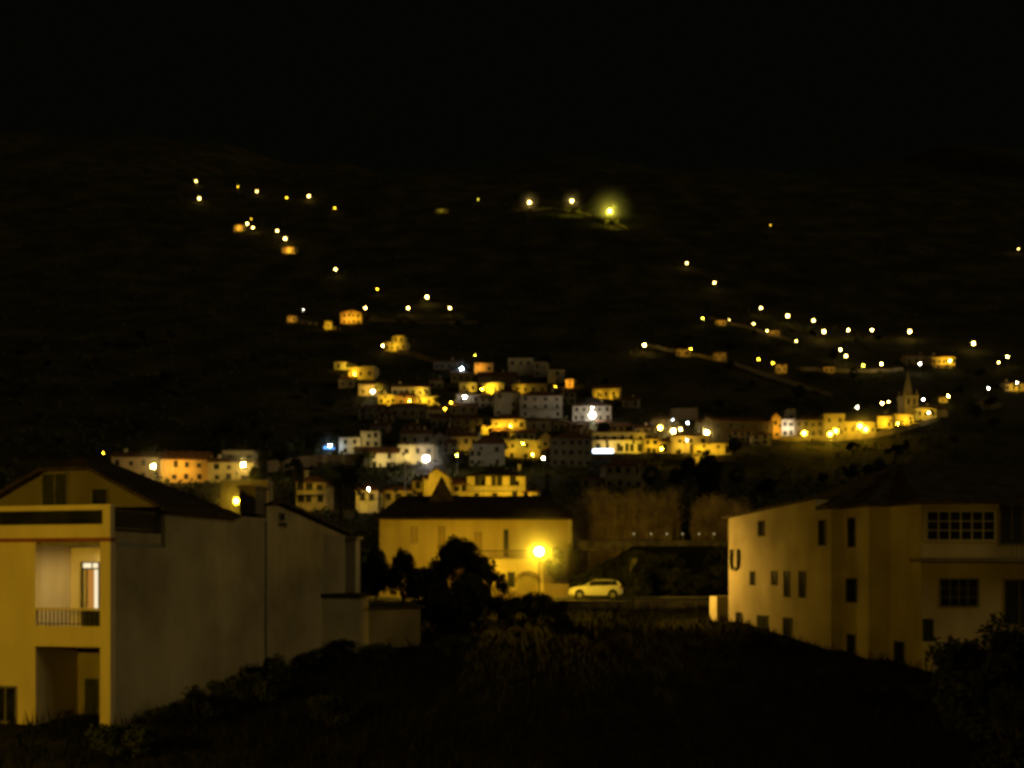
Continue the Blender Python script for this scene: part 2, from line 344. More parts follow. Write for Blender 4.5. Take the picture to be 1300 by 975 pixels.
house('bright yellow house with long upper gallery and brown hip roof', 624, 667, 532, 561, 'hip', (.62,.52,.3), 2, [-.2,.15,.38], 1.8, 0, D=8, Y=346, skip=((1,0),(1,1)), balcony=1, floods=[(-.35,5.5,6,95,'y','added hooded lamp at the corner of the bright gallery house'), (.2,6.5,6,45,'y','added hooded lamp facing the long upper gallery')])
house('low yellow lean-to beside the bright gallery house', 611, 626, 541, 552, 'mono', OCHRE, 1, [.2], .6, 0, D=5, floods=[(0,2.5,4,40,'y','added hooded lamp in front of the low lean-to')])
house('grey three storey house with shallow hip roof and staggered windows', 627, 660, 498, 529, 'hip', PALE, 3, [-.3,.25], 1.5, 0, D=8, skip=((2,1),(1,0)))
house('wide grey house with long balcony strip under a dark roof', 660, 714, 502, 531, 'hip', PALE, 3, [-.38,-.15,.1,.38], 1.8, 0, D=9, balcony=1, skip=((0,1),(0,2)))
house('small dim grey house with two windows below the wide balcony house', 668, 700, 534, 548, 'flat', GREY, 1, [-.2,.2], 1, 0, D=6)
house('grey block with three upper windows topmost in the village', 645, 677, 455, 478, 'flat', PALE, 2, [-.32,0,.32], 1, 0, D=8, skip=((0,0),(0,1),(0,2)))
house('plain pale grey block joined to the topmost grey block', 677, 694, 460, 479, 'flat', PALE, 2, [-.2], 1, -10, D=7, Y=424)
house('brown gabled house above the brightest yellow wall', 607, 656, 478, 494, 'gable', BROWN, 1, [-.3,.1,.35], 2.0, 0, D=8, Y=412)
house('orange lit upper house at the lamp post on top of the village', 602, 626, 461, 474, 'mono', (.55,.38,.16), 1, [.3], .8, 0, D=6, floods=[(-.3,3,5,45,'o','added hooded lamp before the orange upper house')])
house('small yellow wall fragment house glowing brightest under the brown gable', 612, 640, 486, 502, 'flat', (.62,.54,.28), 1, [.1,.36], 1, 0, D=5, Y=402, floods=[(-.1,2.6,3.6,110,'y','added hooded lamp close before the brightest yellow wall')])
house('low ochre house strip behind the grey three storey house', 650, 694, 487, 501, 'flat', OCHRE, 1, 4, 1, 0, D=5, Y=403, floods=[(-.3,2,4,18,'y','added hooded lamp before the low ochre strip')])
house('plain dim grey block on the upper village edge', 695, 717, 470, 488, 'flat', GREY, 2, [.1], 1, 0, D=6)
house('tiny orange lit house end on the upper village edge', 718, 728, 482, 494, 'flat', ORANGE, 1, [.0], 1, 0, D=5, win=(.7,.9), floods=[(0,2.5,4,40,'o','added hooded lamp before the tiny orange house')])
house('yellow house lit from below with low shrubs at its foot', 752, 788, 493, 507, 'gable', OCHRE, 1, [-.3,0,.25], 1.4, -8, D=7, floods=[(-.3,.6,3,28,'y','added low hooded lamp at the foot of the shrub fronted yellow house'), (.3,.6,3,28,'y','second added low hooded lamp at the same shrub fronted house')])
house('white house with glaring white light on its wall', 727, 776, 515, 536, 'hip', PALE, 2, 5, 1.4, 0, D=8)
house('long dark grey building with hip roof in the village middle', 700, 751, 556, 594, 'hip', (.20,.19,.18), 3, 5, 2.0, 0, D=10)
house('long white terrace with tall dark windows over the glowing blue white canopy', 752, 818, 559, 580, 'mono', WHITE, 1, [-.37,-.2,0,.08,.16,.27,.42], .9, 0, D=5, Y=318, win=(1.0,2.2), floods=[(-.25,4,8,55,'c','added hooded lamp before the white terrace near the canopy'), (.25,4,8,65,'y','added hooded lamp before the far windows of the white terrace')])
house('set back upper storey of pale wall above the long white terrace', 752, 830, 549, 562, 'mono', PALE, 1, 7, .6, 0, D=5, Y=326, floods=[(.35,1.6,4,15,'y','added hooded lamp on the roof of the white terrace')])
house('narrow yellow house with paired windows at the end of the white terrace', 818, 836, 557, 578, 'flat', (.62,.52,.26), 2, [-.2,.22], 1, 0, D=6, Y=316, floods=[(.1,3.5,7,60,'y','added hooded lamp before the narrow paired window house')])
house('low yellow block with a dark opening between the narrow and the corner houses', 836, 852, 561, 579, 'hip', OCHRE, 1, [-.1], 1.2, 0, D=6, Y=314, win=(1.8,2.2))
house('yellow corner house with two storeys under the row of lamps', 851, 900, 553, 580, 'flat', (.64,.54,.26), 2, [-.25,.03,.33], 1, 0, D=7, Y=318, floods=[(-.2,4,8,75,'y','added hooded lamp before the two storey corner house')])
house('bright plain yellow house with one small window in front of the corner house', 880, 901, 564, 581, 'flat', (.66,.56,.26), 1, [-.1], 1, 0, D=6, Y=308, win=(1.2,1.1), floods=[(0,3,6,55,'y','added hooded lamp before the bright plain yellow house')])
house('low yellow annex with dark doorway at the end of the lit row', 900, 929, 563, 582, 'mono', OCHRE, 1, [.34], .7, 6, D=6, Y=313, win=(1.8,2.4), floods=[(-.3,3,7,55,'y','added hooded lamp before the low annex at the row end')])
house('small yellow basement house stepping down below the bright plain house', 874, 901, 580, 591, 'flat', OCHRE, 1, [-.2,.3], 1, 0, D=5, Y=303, floods=[(0,1.8,5,22,'y','added hooded lamp before the basement house')])
house('square brown unlit block above the row of lamps', 852, 886, 519, 534, 'flat', (.30,.24,.18), 1, 0, 1, -6, D=7)
house('long low brown hall on the dark slope between the village and the church street', 902, 984, 535, 561, 'gable', (.11,.09,.065), 2, 5, 1.4, 10, D=9)
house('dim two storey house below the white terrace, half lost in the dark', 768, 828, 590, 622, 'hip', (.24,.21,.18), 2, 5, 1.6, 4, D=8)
house('dim low garage beside the parked cars', 738, 766, 608, 622, 'flat', (.2,.17,.14), 1, 2, 1, 0, D=6)
# upper left
house('little orange house with white gable and dark windows alone on the upper slope', 432, 459, 397, 412, 'fgable', ORANGE, 2, [-.32,-.1,.12,.34], 1.4, 0, D=8, floods=[(-.2,3,6,70,'o','added hooded lamp before the little gabled house on the upper slope'),(.35,3,5,50,'y','hooded lamp before the white gable')])
house('tiny pale hut below the little gabled house', 412, 421, 408, 419, 'mono', OCHRE, 1, [.1], .5, 0, D=4, floods=[(0,2,4,26,'y','added hooded lamp before the tiny pale hut')])
house('tiny dim lit hut at the end of the upper road', 364, 376, 401, 410, 'mono', OCHRE, 1, [.2], .5, 0, D=4, floods=[(0,2,4,14,'o','added hooded lamp before the dim road end hut')])
house('yellow terrace house beside the upper road, lamp at its lower corner', 487, 516, 434, 447, 'flat', OCHRE, 1, 4, 1, -12, D=6, floods=[(0,3,6,55,'y','added hooded lamp before the upper road terrace')])
house('small upper storey behind the upper road terrace', 497, 514, 427, 436, 'flat', OCHRE, 1, [-.2,.2], 1, -12, D=5, Y=482, floods=[(0,2,4,22,'y','added hooded lamp before the small upper storey')])
house('pale house end with one dark window next to the golden tree', 424, 440, 459, 471, 'flat', PALE, 1, [-.1], 1, 0, D=6, floods=[(.6,2,5,35,'y','added hooded lamp between the pale end and the golden tree')])
house('low brown yellow wall house behind the golden tree', 441, 476, 466, 482, 'flat', OCHRE, 1, 3, 1, -12, D=6, floods=[(-.35,3,5,75,'y','added hooded lamp behind the golden tree')])
house('small yellow house behind the lit orange tree', 455, 490, 488, 504, 'hip', OCHRE, 1, 3, 1.3, 0, D=7, floods=[(.3,3,5,75,'y','added hooded lamp near the lit orange tree'),(-.3,2,5,20,'y','second added lamp near the lit orange tree')])
house('yellow house with dark door next to the orange house in the upper row', 480, 502, 501, 516, 'flat', (.62,.52,.26), 1, [-.3,.1,.35], 1, 0, D=6, floods=[(0,3,6,60,'y','added hooded lamp before the yellow upper row house')])
house('orange house with dark low roof in the upper row', 502, 528, 502, 516, 'hip', ORANGE, 1, [-.2,.25], 1.4, 0, D=7, floods=[(0,3,6,26,'o','added hooded lamp before the orange upper row house')])
house('long pale house with small windows behind the orange upper row house', 497, 545, 491, 505, 'gable', PALE, 1, 6, 1.2, 0, D=6, Y=398, floods=[(.38,2.5,4,55,'y','added hooded lamp at the end of the long pale house')])
house('low bright yellow garden house at the end of the upper row', 528, 560, 504, 515, 'flat', (.62,.54,.28), 1, 3, 1, -10, D=5, floods=[(-.3,2.5,5,70,'y','added hooded lamp before the low garden house'),(.3,2,5,30,'y','second added lamp before the low garden house')])
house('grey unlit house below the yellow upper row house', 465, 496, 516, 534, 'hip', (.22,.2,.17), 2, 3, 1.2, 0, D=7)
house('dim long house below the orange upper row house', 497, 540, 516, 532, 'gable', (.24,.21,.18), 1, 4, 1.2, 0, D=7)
house('small cream house lit on one side above the porch with a lamp', 583, 605, 486, 499, 'flat', PALE, 1, [-.2,.3], 1, 0, D=6, floods=[(.3,2,4,20,'y','added hooded lamp beside the small cream house')])
house('grey house with lit porch above the dark lane', 579, 614, 501, 514, 'mono', GREY, 1, [-.3,.1,.35], .7, 0, D=6)
house('dim brown house with tiled roof under the porch house', 570, 606, 515, 527, 'gable', (.3,.25,.2), 1, 3, 1.3, 0, D=6)
house('dim grey house with dark roof above the balcony house', 547, 572, 530, 545, 'gable', (.24,.22,.2), 1, 3, 1.4, 0, D=7)
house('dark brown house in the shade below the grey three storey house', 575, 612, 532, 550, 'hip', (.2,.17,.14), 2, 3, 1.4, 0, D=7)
house('faint grey house on the slope above the village lane', 550, 581, 459, 470, 'gable', (.3,.26,.22), 1, 4, 1, 0, D=6)
# church street on the far side
house('orange house end standing against the white lit tower house', 980, 991, 530, 558, 'fgable', ORANGE, 2, [0], 1.4, 0, D=9, floods=[(0,4,7,55,'o','added hooded lamp before the orange house end')])
house('narrow white house lit by cold floodlight with square turret', 992, 1009, 533, 556, 'flat', WHITE, 2, [-.2,.25], 1, 0, D=6, floods=[(-.1,4,6,42,'w','added cold hooded lamp before the narrow white house')])
house('square pale turret on the narrow white house', 1000, 1010, 520, 536, 'flat', WHITE, 1, [0], 1, 0, D=4, Y=352)
house('dim house with wide roof behind the first lamp of the church street', 1010, 1046, 533, 557, 'hip', BROWN, 2, 4, 1.6, 0, D=8, floods=[(.2,2,7,26,'y','added hooded lamp before the dim wide roofed house')])
house('yellow block with square tower like end on the church street', 1046, 1072, 526, 556, 'flat', OCHRE, 2, [-.25,.3], 1, 0, D=8, floods=[(0,3,7,22,'y','added hooded lamp before the yellow block of the church street')])
house('long glowing yellow house behind the pair of close lamps on the church street', 1068, 1113, 535, 554, 'gable', (.62,.52,.26), 1, 5, 1.3, 8, D=7, floods=[(.3,3,7,60,'y','added hooded lamp before the long glowing house'),(-.3,3,7,45,'y','second added lamp before the long glowing house')])
house('plain yellow garden house with one small window on the church street', 1113, 1134, 528, 547, 'flat', (.64,.54,.26), 1, [.25], 1, 8, D=6, Y=358, win=(.8,1.1), floods=[(0,3,6,85,'y','added hooded lamp before the plain garden house')])
house('long plain yellow wall house climbing beneath the church', 1134, 1161, 526, 544, 'mono', (.6,.5,.26), 1, [.35], .8, 10, D=6, Y=364, floods=[(0,3,6,65,'y','added hooded lamp before the long wall house under the church'),(.4,2,6,40,'y','second added hooded lamp under the church')])
house('pale yellow parish house with bright window lamp beside the church', 1161, 1190, 518, 532, 'flat', (.62,.56,.36), 1, [-.3,0,.3], 1, 6, D=7, Y=372, floods=[(0,2.5,6,40,'y','added hooded lamp before the parish house')])
house('yellow house among lamps high above the church', 1183, 1213, 453, 465, 'gable', OCHRE, 1, 5, 1, 0, D=6, floods=[(0,2,5,45,'y','added hooded lamp before the yellow house above the church'),(.35,2,4,40,'y','second added lamp before the yellow house above the church')])
house('dim low house beside the yellow house above the church', 1150, 1178, 452, 463, 'gable', (.34,.27,.18), 1, 3, 1, 0, D=6)
house('faint pale gabled house alone on the dark shoulder', 1248, 1271, 509, 520, 'fgable', (.30,.26,.2), 1, 0, 1.6, 0, D=7)
house('yellow house cut by the picture edge beside its lamp', 1276, 1306, 487, 498, 'gable', OCHRE, 1, 4, 1, 0, D=6, floods=[(-.1,2,5,40,'y','added hooded lamp before the edge house')])
house('small hut beside the lamp on the dark shoulder road', 1192, 1203, 505, 511, 'mono', OCHRE, 1, [0], .5, 0, D=4, win=(.7,.8), floods=[(0,1.5,4,16,'y','added hooded lamp before the shoulder road hut')])
# upper right terraces
for k, (a, b_, e_, ba, lb, Ii) in enumerate(((908, 922, 407, 414, 'tiny ochre hut at the start of the upper terrace road', 14), (974, 990, 420, 427, 'tiny brown hut next to the small lamp of the upper terrace', 10), (985, 999, 463, 474, 'tiny brown house on the lower terrace road', 11),
    (858, 876, 443, 453, 'tiny dim house at the top of the falling road', 8), (905, 922, 448, 459, 'second tiny dim house along the falling road', 6), (1045, 1060, 466, 474, 'faint low hut at the lower terrace end', 7), (1186, 1208, 464, 468, 'low orange wall hut under the yellow hill house', 10),
    (297, 309, 286, 294, 'little lit hut by the paired lamps high on the mountain', 60), (357, 376, 314, 322, 'long lit hut below the mountain lamp pair', 70), (552, 568, 265, 271, 'faint greenish hut near the summit ridge', 6))):
    house(lb, a, b_, e_, ba, 'mono', OCHRE, 1, 2, .6, -10, D=4, win=(.8,.9), floods=[(0,2.5,5,Ii,'o' if k not in (9,) else 'g','hooded lamp before the '+lb.replace('tiny ','').replace('little lit ','').replace('long lit ','')[:70])])
# valley floor houses
house('yellow chalet with steep gable and dark attic window', 538, 571, 607, 640, 'fgable', (.60,.50,.28), 2, [], 2.0, -4, D=9, Y=212, floods=[(-.2,5,10,62,'y','added hooded lamp before the gabled chalet')])
house('yellow low link with tiled roof between the chalet and the balcony villa', 570, 594, 615, 640, 'gable', (.58,.48,.26), 2, [-.1,.3], 1.5, 0, D=6, Y=214)
house('low ochre side wing of the gabled chalet', 523, 540, 611, 638, 'mono', OCHRE, 2, [0], .8, 0, D=6, Y=216)
house('yellow villa with four tall shuttered windows, balcony and dark hip roof', 593, 667, 604, 641, 'hip', (.62,.52,.28), 2, [-.34,-.24,-.04,.06,.3], 2.0, 0, D=10, Y=214, win=(1.0,2.3), roofm=M_roofd, balcony=1, chimney=.4, skip=((0,1),(0,3)), floods=[(-.2,4,12,75,'y','hooded lamp before the balcony villa'),(.35,4,11,75,'y','second added lamp before the balcony villa')])
house('yellow garden annex stepping down beside the balcony villa', 664, 683, 625, 642, 'mono', OCHRE, 1, [.2], .8, -14, D=6, Y=209, floods=[(0,2,6,22,'y','added hooded lamp before the garden annex')])
house('dim arched house behind the palm tree', 376, 414, 612, 642, 'hip', OCHRE, 2, [-.36,-.05,.3], 1.6, 0, D=8, Y=188, balcony=1, floods=[(-.1,4,9,20,'y','added hooded lamp before the arched house behind the palm')])
house('low lit house with arched end beside the small white lamp', 452, 480, 622, 642, 'hip', CREAM, 1, [-.2,.2], 1.4, 0, D=7, Y=188, floods=[(-.2,2,6,22,'y','added hooded lamp before the low lit arched house')])
house('low dim ochre garden house under the utility pole', 488, 524, 622, 641, 'flat', (.4,.33,.18), 1, 3, 1, 0, D=6, Y=196, floods=[(0,2.5,7,18,'y','added hooded lamp before the garden house under the pole')])

house('plain dim ochre wall of a shed behind the big yellow street lamp', 281, 340, 611, 655, 'flat', (.30,.24,.13), 1, 0, 1, 5, Y=156, D=5)
for a, b_, e_, ba, rf_, c_, lb in ((702,726,536,548,'hip',GREY,'small grey house behind the long dark grey building'), (724,748,540,553,'gable',BROWN,'brown roofed house between the white house and the white terrace'), (566,590,545,556,'hip',BROWN,'brown hip roofed house above the blue shuttered house'),
    (655,680,549,560,'gable',PALE,'pale gabled house squeezed above the brown yellow house'), (600,626,505,518,'hip',PALE,'pale hip roofed house left of the grey three storey house'), (714,731,498,514,'hip',GREY,'narrow grey house at the end of the wide balcony house'),
    (572,598,474,486,'gable',BROWN,'brown tiled house under the cold lamp pole'), (545,562,483,495,'gable',GREY,'little grey house alone under the village pole slope'), (512,540,540,553,'hip',GREY,'grey hip roofed house over the dim grey low roof'), (470,492,541,553,'gable',BROWN,'little brown house behind the square white upper block'),
    (735,752,524,536,'mono',GREY,'grey lean-to beside the white house with the glaring light'), (776,800,541,550,'gable',BROWN,'low brown roofed house above the set back upper storey'), (806,832,544,552,'gable',GREY,'low grey roofed house by the orange lamp'), (620,646,548,558,'gable',BROWN,'brown tiled house below the bright gallery house'),
    (480,499,525,538,'hip',BROWN,'brown hip roofed house below the unlit row'), (541,561,520,532,'gable',GREY,'grey gabled house closing the unlit row'), (642,663,534,547,'gable',PALE,'pale gabled house between the gallery house and the wide balcony house'),
    (728,752,546,557,'hip',BROWN,'brown hip roofed house against the long white terrace'), (757,776,537,548,'gable',GREY,'grey gabled house under the white glaring light'), (830,852,532,546,'hip',BROWN,'brown hip roofed house above the orange lamp'), (888,906,537,550,'gable',GREY,'grey gabled house behind the purple fringed lamp'),
    (430,450,481,493,'gable',OCHRE,'ochre gabled house below the golden tree'), (562,582,562,576,'hip',GREY,'grey hip roofed house beside the blue shuttered house'), (930,955,548,562,'gable',BROWN,'brown gabled house before the long brown hall'), (955,978,552,566,'hip',GREY,'grey hip roofed house at the street corner of the brown hall'), (455,478,520,533,'gable',GREY,'grey gabled house at the outer end of the unlit row'), (790,812,508,518,'gable',GREY,'faint grey house past the shrub fronted yellow house'), (690,712,572,590,'hip',BROWN,'brown house corner by the lane lamp'), (596,612,572,592,'flat',GREY,'narrow grey house wall by the pyramid roofed house')):
    house(lb, a, b_, e_, ba, rf_, c_, 2 if ba-e_ > 12 else 1, max(2, (b_-a)//8), 1.2, HR.uniform(-8, 8), D=7)
# small lane lamps added on house corners for more light spill
for px, py, sz, tn, lb in ((612,494,'s','y','added small yellow wall lamp at the brightest yellow wall'), (648,541,'s','y','added small yellow lamp on the bright gallery house corner'), (580,578,'s','y','added small yellow lamp under the dim yellow balcony'), (520,509,'s','y','added small yellow lamp before the orange upper row house'), (676,577,'s','y','added small yellow lamp in the lane of the brown yellow house'), (722,497,'t','o','added tiny orange lamp under the tiny orange house end'), (840,570,'s','y','added small yellow lamp in the dark opening of the lit row'), (606,633,'s','y','added small yellow lamp in the villa garden'), (1140,538,'s','y','added small yellow lamp beneath the long wall house'), (450,475,'s','y','added small yellow lamp inside the golden tree')):
    lamp(px, py, sz, tn, lb, I=34)
# church with its spire
Yc = gY(1158, 533); p = P(1157, 531, Yc); ch = empty('church', p, R(6)); tag(ch, 'church with square stone tower and tall pointed spire above the yellow street', 'church')
s = Yc/F
m = MB(); tw = 9*s; tz = 28*s
m.box(-tw, tw, 0, 2*tw, -3, tz); m.box(-tw-.25, tw+.25, -.25, 2*tw+.25, tz, tz+.4); m.build('tower', plaster((.36,.31,.24)), ch)
m = MB(); b0 = tw*.72; zt = 63*s; n = 8; cy = tw
rb = [(b0*math.cos(2*math.pi*(i+.5)/n), cy+b0*math.sin(2*math.pi*(i+.5)/n), tz+.4) for i in range(n)]
for i in range(n): m.quad([rb[i], rb[(i+1) % n], (0, cy, zt)])
m.quad(rb[::-1]); sp = m.build('spire', plaster((.33,.28,.21)), ch)
m = MB(); m.box(-.06,.06,cy-.06,cy+.06,zt-.2,zt+1.4); m.box(-.45,-.06,cy-.05,cy+.05,zt+.8,zt+.92); m.box(.06,.45,cy-.05,cy+.05,zt+.8,zt+.92); m.build('cross', M_metal, sp)
for sx in (-1,1):
    for sy in (0,1):
        m = MB(); m.box(sx*tw*.86-.25, sx*tw*.86+.25, cy+(sy*2-1)*tw*.86-.25, cy+(sy*2-1)*tw*.86+.25, tz+.4, tz+1.6); 
        c0 = Vector((sx*tw*.86, cy+(sy*2-1)*tw*.86, tz+2.9)); q = [(c0.x-.25,c0.y-.25,tz+1.6),(c0.x+.25,c0.y-.25,tz+1.6),(c0.x+.25,c0.y+.25,tz+1.6),(c0.x-.25,c0.y+.25,tz+1.6)]
        for i in range(4): m.quad([q[i], q[(i+1)%4], c0])
        m.build('pinnacle', plaster((.33,.28,.21)), ch)
for sx in (-.42,.42): link('belfry_opening', win_mesh(.9, 2.2, 'door'), ch, (sx*tw, 0, tz*.62))
m = MB(); nw, nd, nh = 6*s*1.2, 15, 12*s
m.prism([(tw+.02,.5,-3),(tw+12,.5,-3),(tw+12,.5,nh),(tw+.02,.5,nh)], (0,8,0)); m.build('nave', plaster((.45,.38,.26)), ch)
m = MB(); m.prism([(tw+.02,.1,nh),(tw+12.3,.1,nh),(tw+12.3,4.5,nh+2.4),(tw+.02,4.5,nh+2.4)], (0,.01,.2)); m.prism([(tw+.02,8.9,nh),(tw+.02,4.5,nh+2.4),(tw+12.3,4.5,nh+2.4),(tw+12.3,8.9,nh)], (0,.01,.2)); m.build('roof', M_roof, ch)
flood((p.x-2, p.y-9, p.z+1), (p.x, p.y, p.z+9), 30, 'y', 'added hooded lamp at the foot of the church tower')

# ------------------------------------------------------------------ retaining walls and terrace roads that catch the light
def ribbon_wall(pts, h, label, c=None, name='retaining_wall', ymin=105):
    m = MB(); ws = []
    for i in range(len(pts)-1):
        for t in range(8):
            a = t/8; px, py = pts[i][0]*(1-a)+pts[i+1][0]*a, pts[i][1]*(1-a)+pts[i+1][1]*a
            Y = gY(px, py, 0, ymin); ws.append(Vector(((px-CX)/F*Y, Y, 0)))
    Y = gY(*pts[-1], 0, ymin); ws.append(Vector(((pts[-1][0]-CX)/F*Y, Y, 0)))
    for a, b in zip(ws, ws[1:]):
        if (b-a).length < .05: continue
        za, zb = ground(a.x, a.y), ground(b.x, b.y); d = (b-a).normalized(); n = Vector((d.y, -d.x, 0))
        if n.y > 0: n = -n
        q = n*.5
        m.hull8([(a.x+q.x,a.y+q.y,za-1.5),(b.x+q.x,b.y+q.y,zb-1.5),(b.x,b.y,zb-1.5),(a.x,a.y,za-1.5),(a.x+q.x,a.y+q.y,za+h),(b.x+q.x,b.y+q.y,zb+h),(b.x,b.y,zb+h),(a.x,a.y,za+h)])
    return tag(m.build(name, c or M_stone), label, 'wall')
ribbon_wall([(338,600),(400,592),(462,590)], 3.2, 'long brown terrace wall behind the palm tree', plaster((.30,.23,.15)))
ribbon_wall([(505,449),(540,458),(588,474)], 2.2, 'brown road wall falling from the upper road terrace', plaster((.3,.24,.17)))
ribbon_wall([(462,407),(530,412),(606,411)], 1.5, 'pale road wall beside the little gabled house', M_stone)
ribbon_wall([(376,410),(400,414),(432,420)], 1.4, 'low wall between the two tiny huts', plaster((.52,.44,.32)))
ribbon_wall([(822,441),(860,449),(920,460),(980,482),(1055,504)], 1.5, 'wall of the long falling road above the brown hall', plaster((.52,.44,.32)))
ribbon_wall([(900,406),(950,418),(1010,436)], 1.3, 'wall of the upper terrace road under the small lamps', plaster((.52,.44,.32)))
ribbon_wall([(1010,470),(1080,474),(1146,472)], 1.4, 'wall of the lower terrace road near the church spire', plaster((.52,.44,.32)))
ribbon_wall([(990,560),(1060,560),(1110,556),(1150,547),(1192,534)], 1.6, 'street wall along the foot of the church street houses', plaster((.5,.4,.2)))
ribbon_wall([(655,270),(700,266),(740,272),(800,292)], 1.5, 'summit wall under the three summit lamps')
ribbon_wall([(752,583),(830,582),(932,586)], 1.6, 'street wall in front of the white terrace and corner house')

# ------------------------------------------------------------------ street lamps one by one
LAMPS = [
(249,230,'m','c','highest white lamp at the far upper end of the mountain path'), (253,252,'b','c','warm bright lamp just under the highest mountain path lamp'),
(302,237,'s','y','small yellow lamp next after the highest pair on the mountain'), (326,243,'m','c','white lamp between two small yellow ones on the mountain top path'),
(364,251,'s','y','small yellow lamp beside the bright lamp on the mountain top path'), (392,249,'b','c','brightest white lamp of the mountain top path'),
(425,264,'s','y','small yellow lamp ending the mountain top path'), (319,278,'t','y','faint yellow lamp over the close white pair'),
(314,284,'m','c','upper lamp of the close white pair on the mountain'), (321,289,'m','c','lower lamp of the close white pair on the mountain'),
(352,293,'m','c','smaller upper lamp above the long lit hut'), (362,303,'b','c','bright lamp directly above the long lit hut'),
(426,342,'m','c','single white lamp alone on the dark slope below the mountain path'), (479,367,'s','y','small yellow lamp alone above the upper road'),
(464,391,'m','c','white lamp beside the little gabled orange house'), (542,377,'b','c','bright lamp topmost over the upper road'),
(518,391,'m','c','white lamp on the upper road below the topmost one'), (571,391,'m','c','white lamp ending the upper road'), (385,393,'t','w','faint lamp over the tiny road end hut'),
(672,257,'b','c','first of three bright summit lamps, with reddish fringe'), (726,255,'b','c','middle summit lamp above the lit green shrubs'), (774,268,'L','g','biggest summit lamp with yellow green glow'),
(607,253,'t','g','very faint lamp on the summit ridge'), (872,334,'m','c','white lamp first on the descending ridge path'), (907,359,'m','c','lamp second on the descending ridge path'),
(978,286,'t','y','faint solitary lamp high in the dark'), (1293,316,'s','c','small solitary lamp near the picture edge high up'), (892,404,'s','g','greenish lamp starting the upper terrace road'),
(926,406,'t','c','faint lamp beside the tiny ochre hut'), (957,411,'s','c','small lamp midway on the upper terrace road'), (966,391,'m','c','white lamp topmost of the terrace rows'),
(1000,401,'b','c','bright warm lamp after the topmost one of the terrace rows'), (1033,407,'m','c','white lamp above the bright one in the terrace rows'), (974,420,'s','c','small lamp touching the tiny brown hut'),
(1011,433,'s','c','small lamp below the terrace rows by itself'), (1046,421,'b','c','bright lamp lighting the upper terrace wall'), (1077,419,'m','c','first of two even white lamps on the upper terrace'),
(1107,419,'m','c','second of two even white lamps on the upper terrace'), (1155,421,'b','c','bright lamp straight above the church spire'), (1236,436,'b','c','bright lamp by itself above the yellow hill house'),
(818,438,'b','c','bright lamp at the top of the long falling road'), (877,443,'s','y','small lamp beside the tiny dim house of the falling road'), (963,456,'s','y','small yellow lamp first on the lower terrace road'),
(981,461,'s','y','small yellow lamp second on the lower terrace road'), (1067,444,'m','c','upper lamp of the slanting pair between the terraces'), (1074,452,'m','c','lower lamp of the slanting pair between the terraces'),
(1096,464,'s','g','small greenish lamp on the lower terrace road'), (1119,462,'m','c','white lamp lighting the end of the lower terrace road'), (1168,462,'m','w','greenish white lamp over the tip of the spire'),
(1206,458,'m','c','white lamp in front of the yellow hill house'), (1279,453,'m','c','white lamp near the picture edge on the hill road'), (1268,460,'s','c','smaller lamp under the hill road lamp near the edge'),
(1255,493,'s','w','small white lamp over the faint gabled house'), (1291,486,'s','w','small white lamp at the yellow edge house'), (1204,503,'m','c','white lamp beside the shoulder road hut'),
(1172,507,'s','w','small white lamp between the church tower and the dark'), (1179,524,'s','w','white lamp on the front of the parish house'), (1120,512,'m','c','larger lamp of the close pair behind the church street'),
(1128,510,'s','c','smaller lamp of the close pair behind the church street'), (1088,517,'s','w','single small lamp behind the glowing church street house'),
(1021,550,'L','y','round street lamp first on the church street'), (1054,551,'L','y','lower lamp of the touching pair on the church street'), (1061,547,'L','y','upper lamp of the touching pair on the church street'),
(1092,541,'X','y','biggest blazing lamp of the church street'), (1099,545,'L','y','lamp touching the biggest one of the church street'),
(838,543,'L','o','orange glowing lamp over the end of the white terrace'), (855,547,'L','c','bright lamp on the roof line of the corner house'), (864,545,'m','c','smaller lamp next to the roof line lamp of the corner house'),
(897,549,'L','c','bright lamp at the end of the lit row, purple fringe'), (873,537,'s','b','small bluish lamp above the corner house'), (854,533,'t','b','faint bluish lamp under the square brown block'),
(872,559,'s','w','small white lamp on the front of the corner house'), (752,527,'X','w','glaring white lamp on the white house'), (752,518,'s','w','small white lamp above the glaring white one'),
(690,582,'m','w','white lane lamp beside the ochre gable'), (664,563,'s','g','small yellow lamp on the brown yellow house front'), (541,582,'X','w','brightest white lamp in front of the tall white house'),
(586,468,'b','b','cold bluish white lamp on the pole at the village top'), (590,504,'b','w','white porch lamp of the grey house'), (486,439,'m','c','white lamp at the lower corner of the upper road terrace'),
(473,497,'b','w','white lamp in front of the lit orange tree'), (468,621,'m','w','small white lamp beside the low arched house'), (195,592,'L','c','white street lamp before the low pale pink house'),
(309,590,'L','c','white street lamp at the corner of the yellow terrace house'), (705,491,'t','y','faint lit spot lamp over the wide grey house roof'), (573,511,'s','y','upper of two dull yellow lamps by the lane'), (565,519,'s','y','lower of two dull yellow lamps by the lane'), (603,451,'t','g','faint greenish lamp on top of the village pole'), (131,575,'t','y','faint yellow lamp peeping over the big house roof')]
for (a, b, sz, tn, lb) in LAMPS: lamp(a, b, sz, tn, lb, I=(130 if sz in 'LX' and a in (1021,1054,1061,1092,1099) else 520 if tn == 'g' and sz == 'L' else 130 if a in (672, 726) else None))
lamp(300, 636, 'X', 'y', 'big yellow street lamp standing just behind the dark near roof', Y=150, I=60)

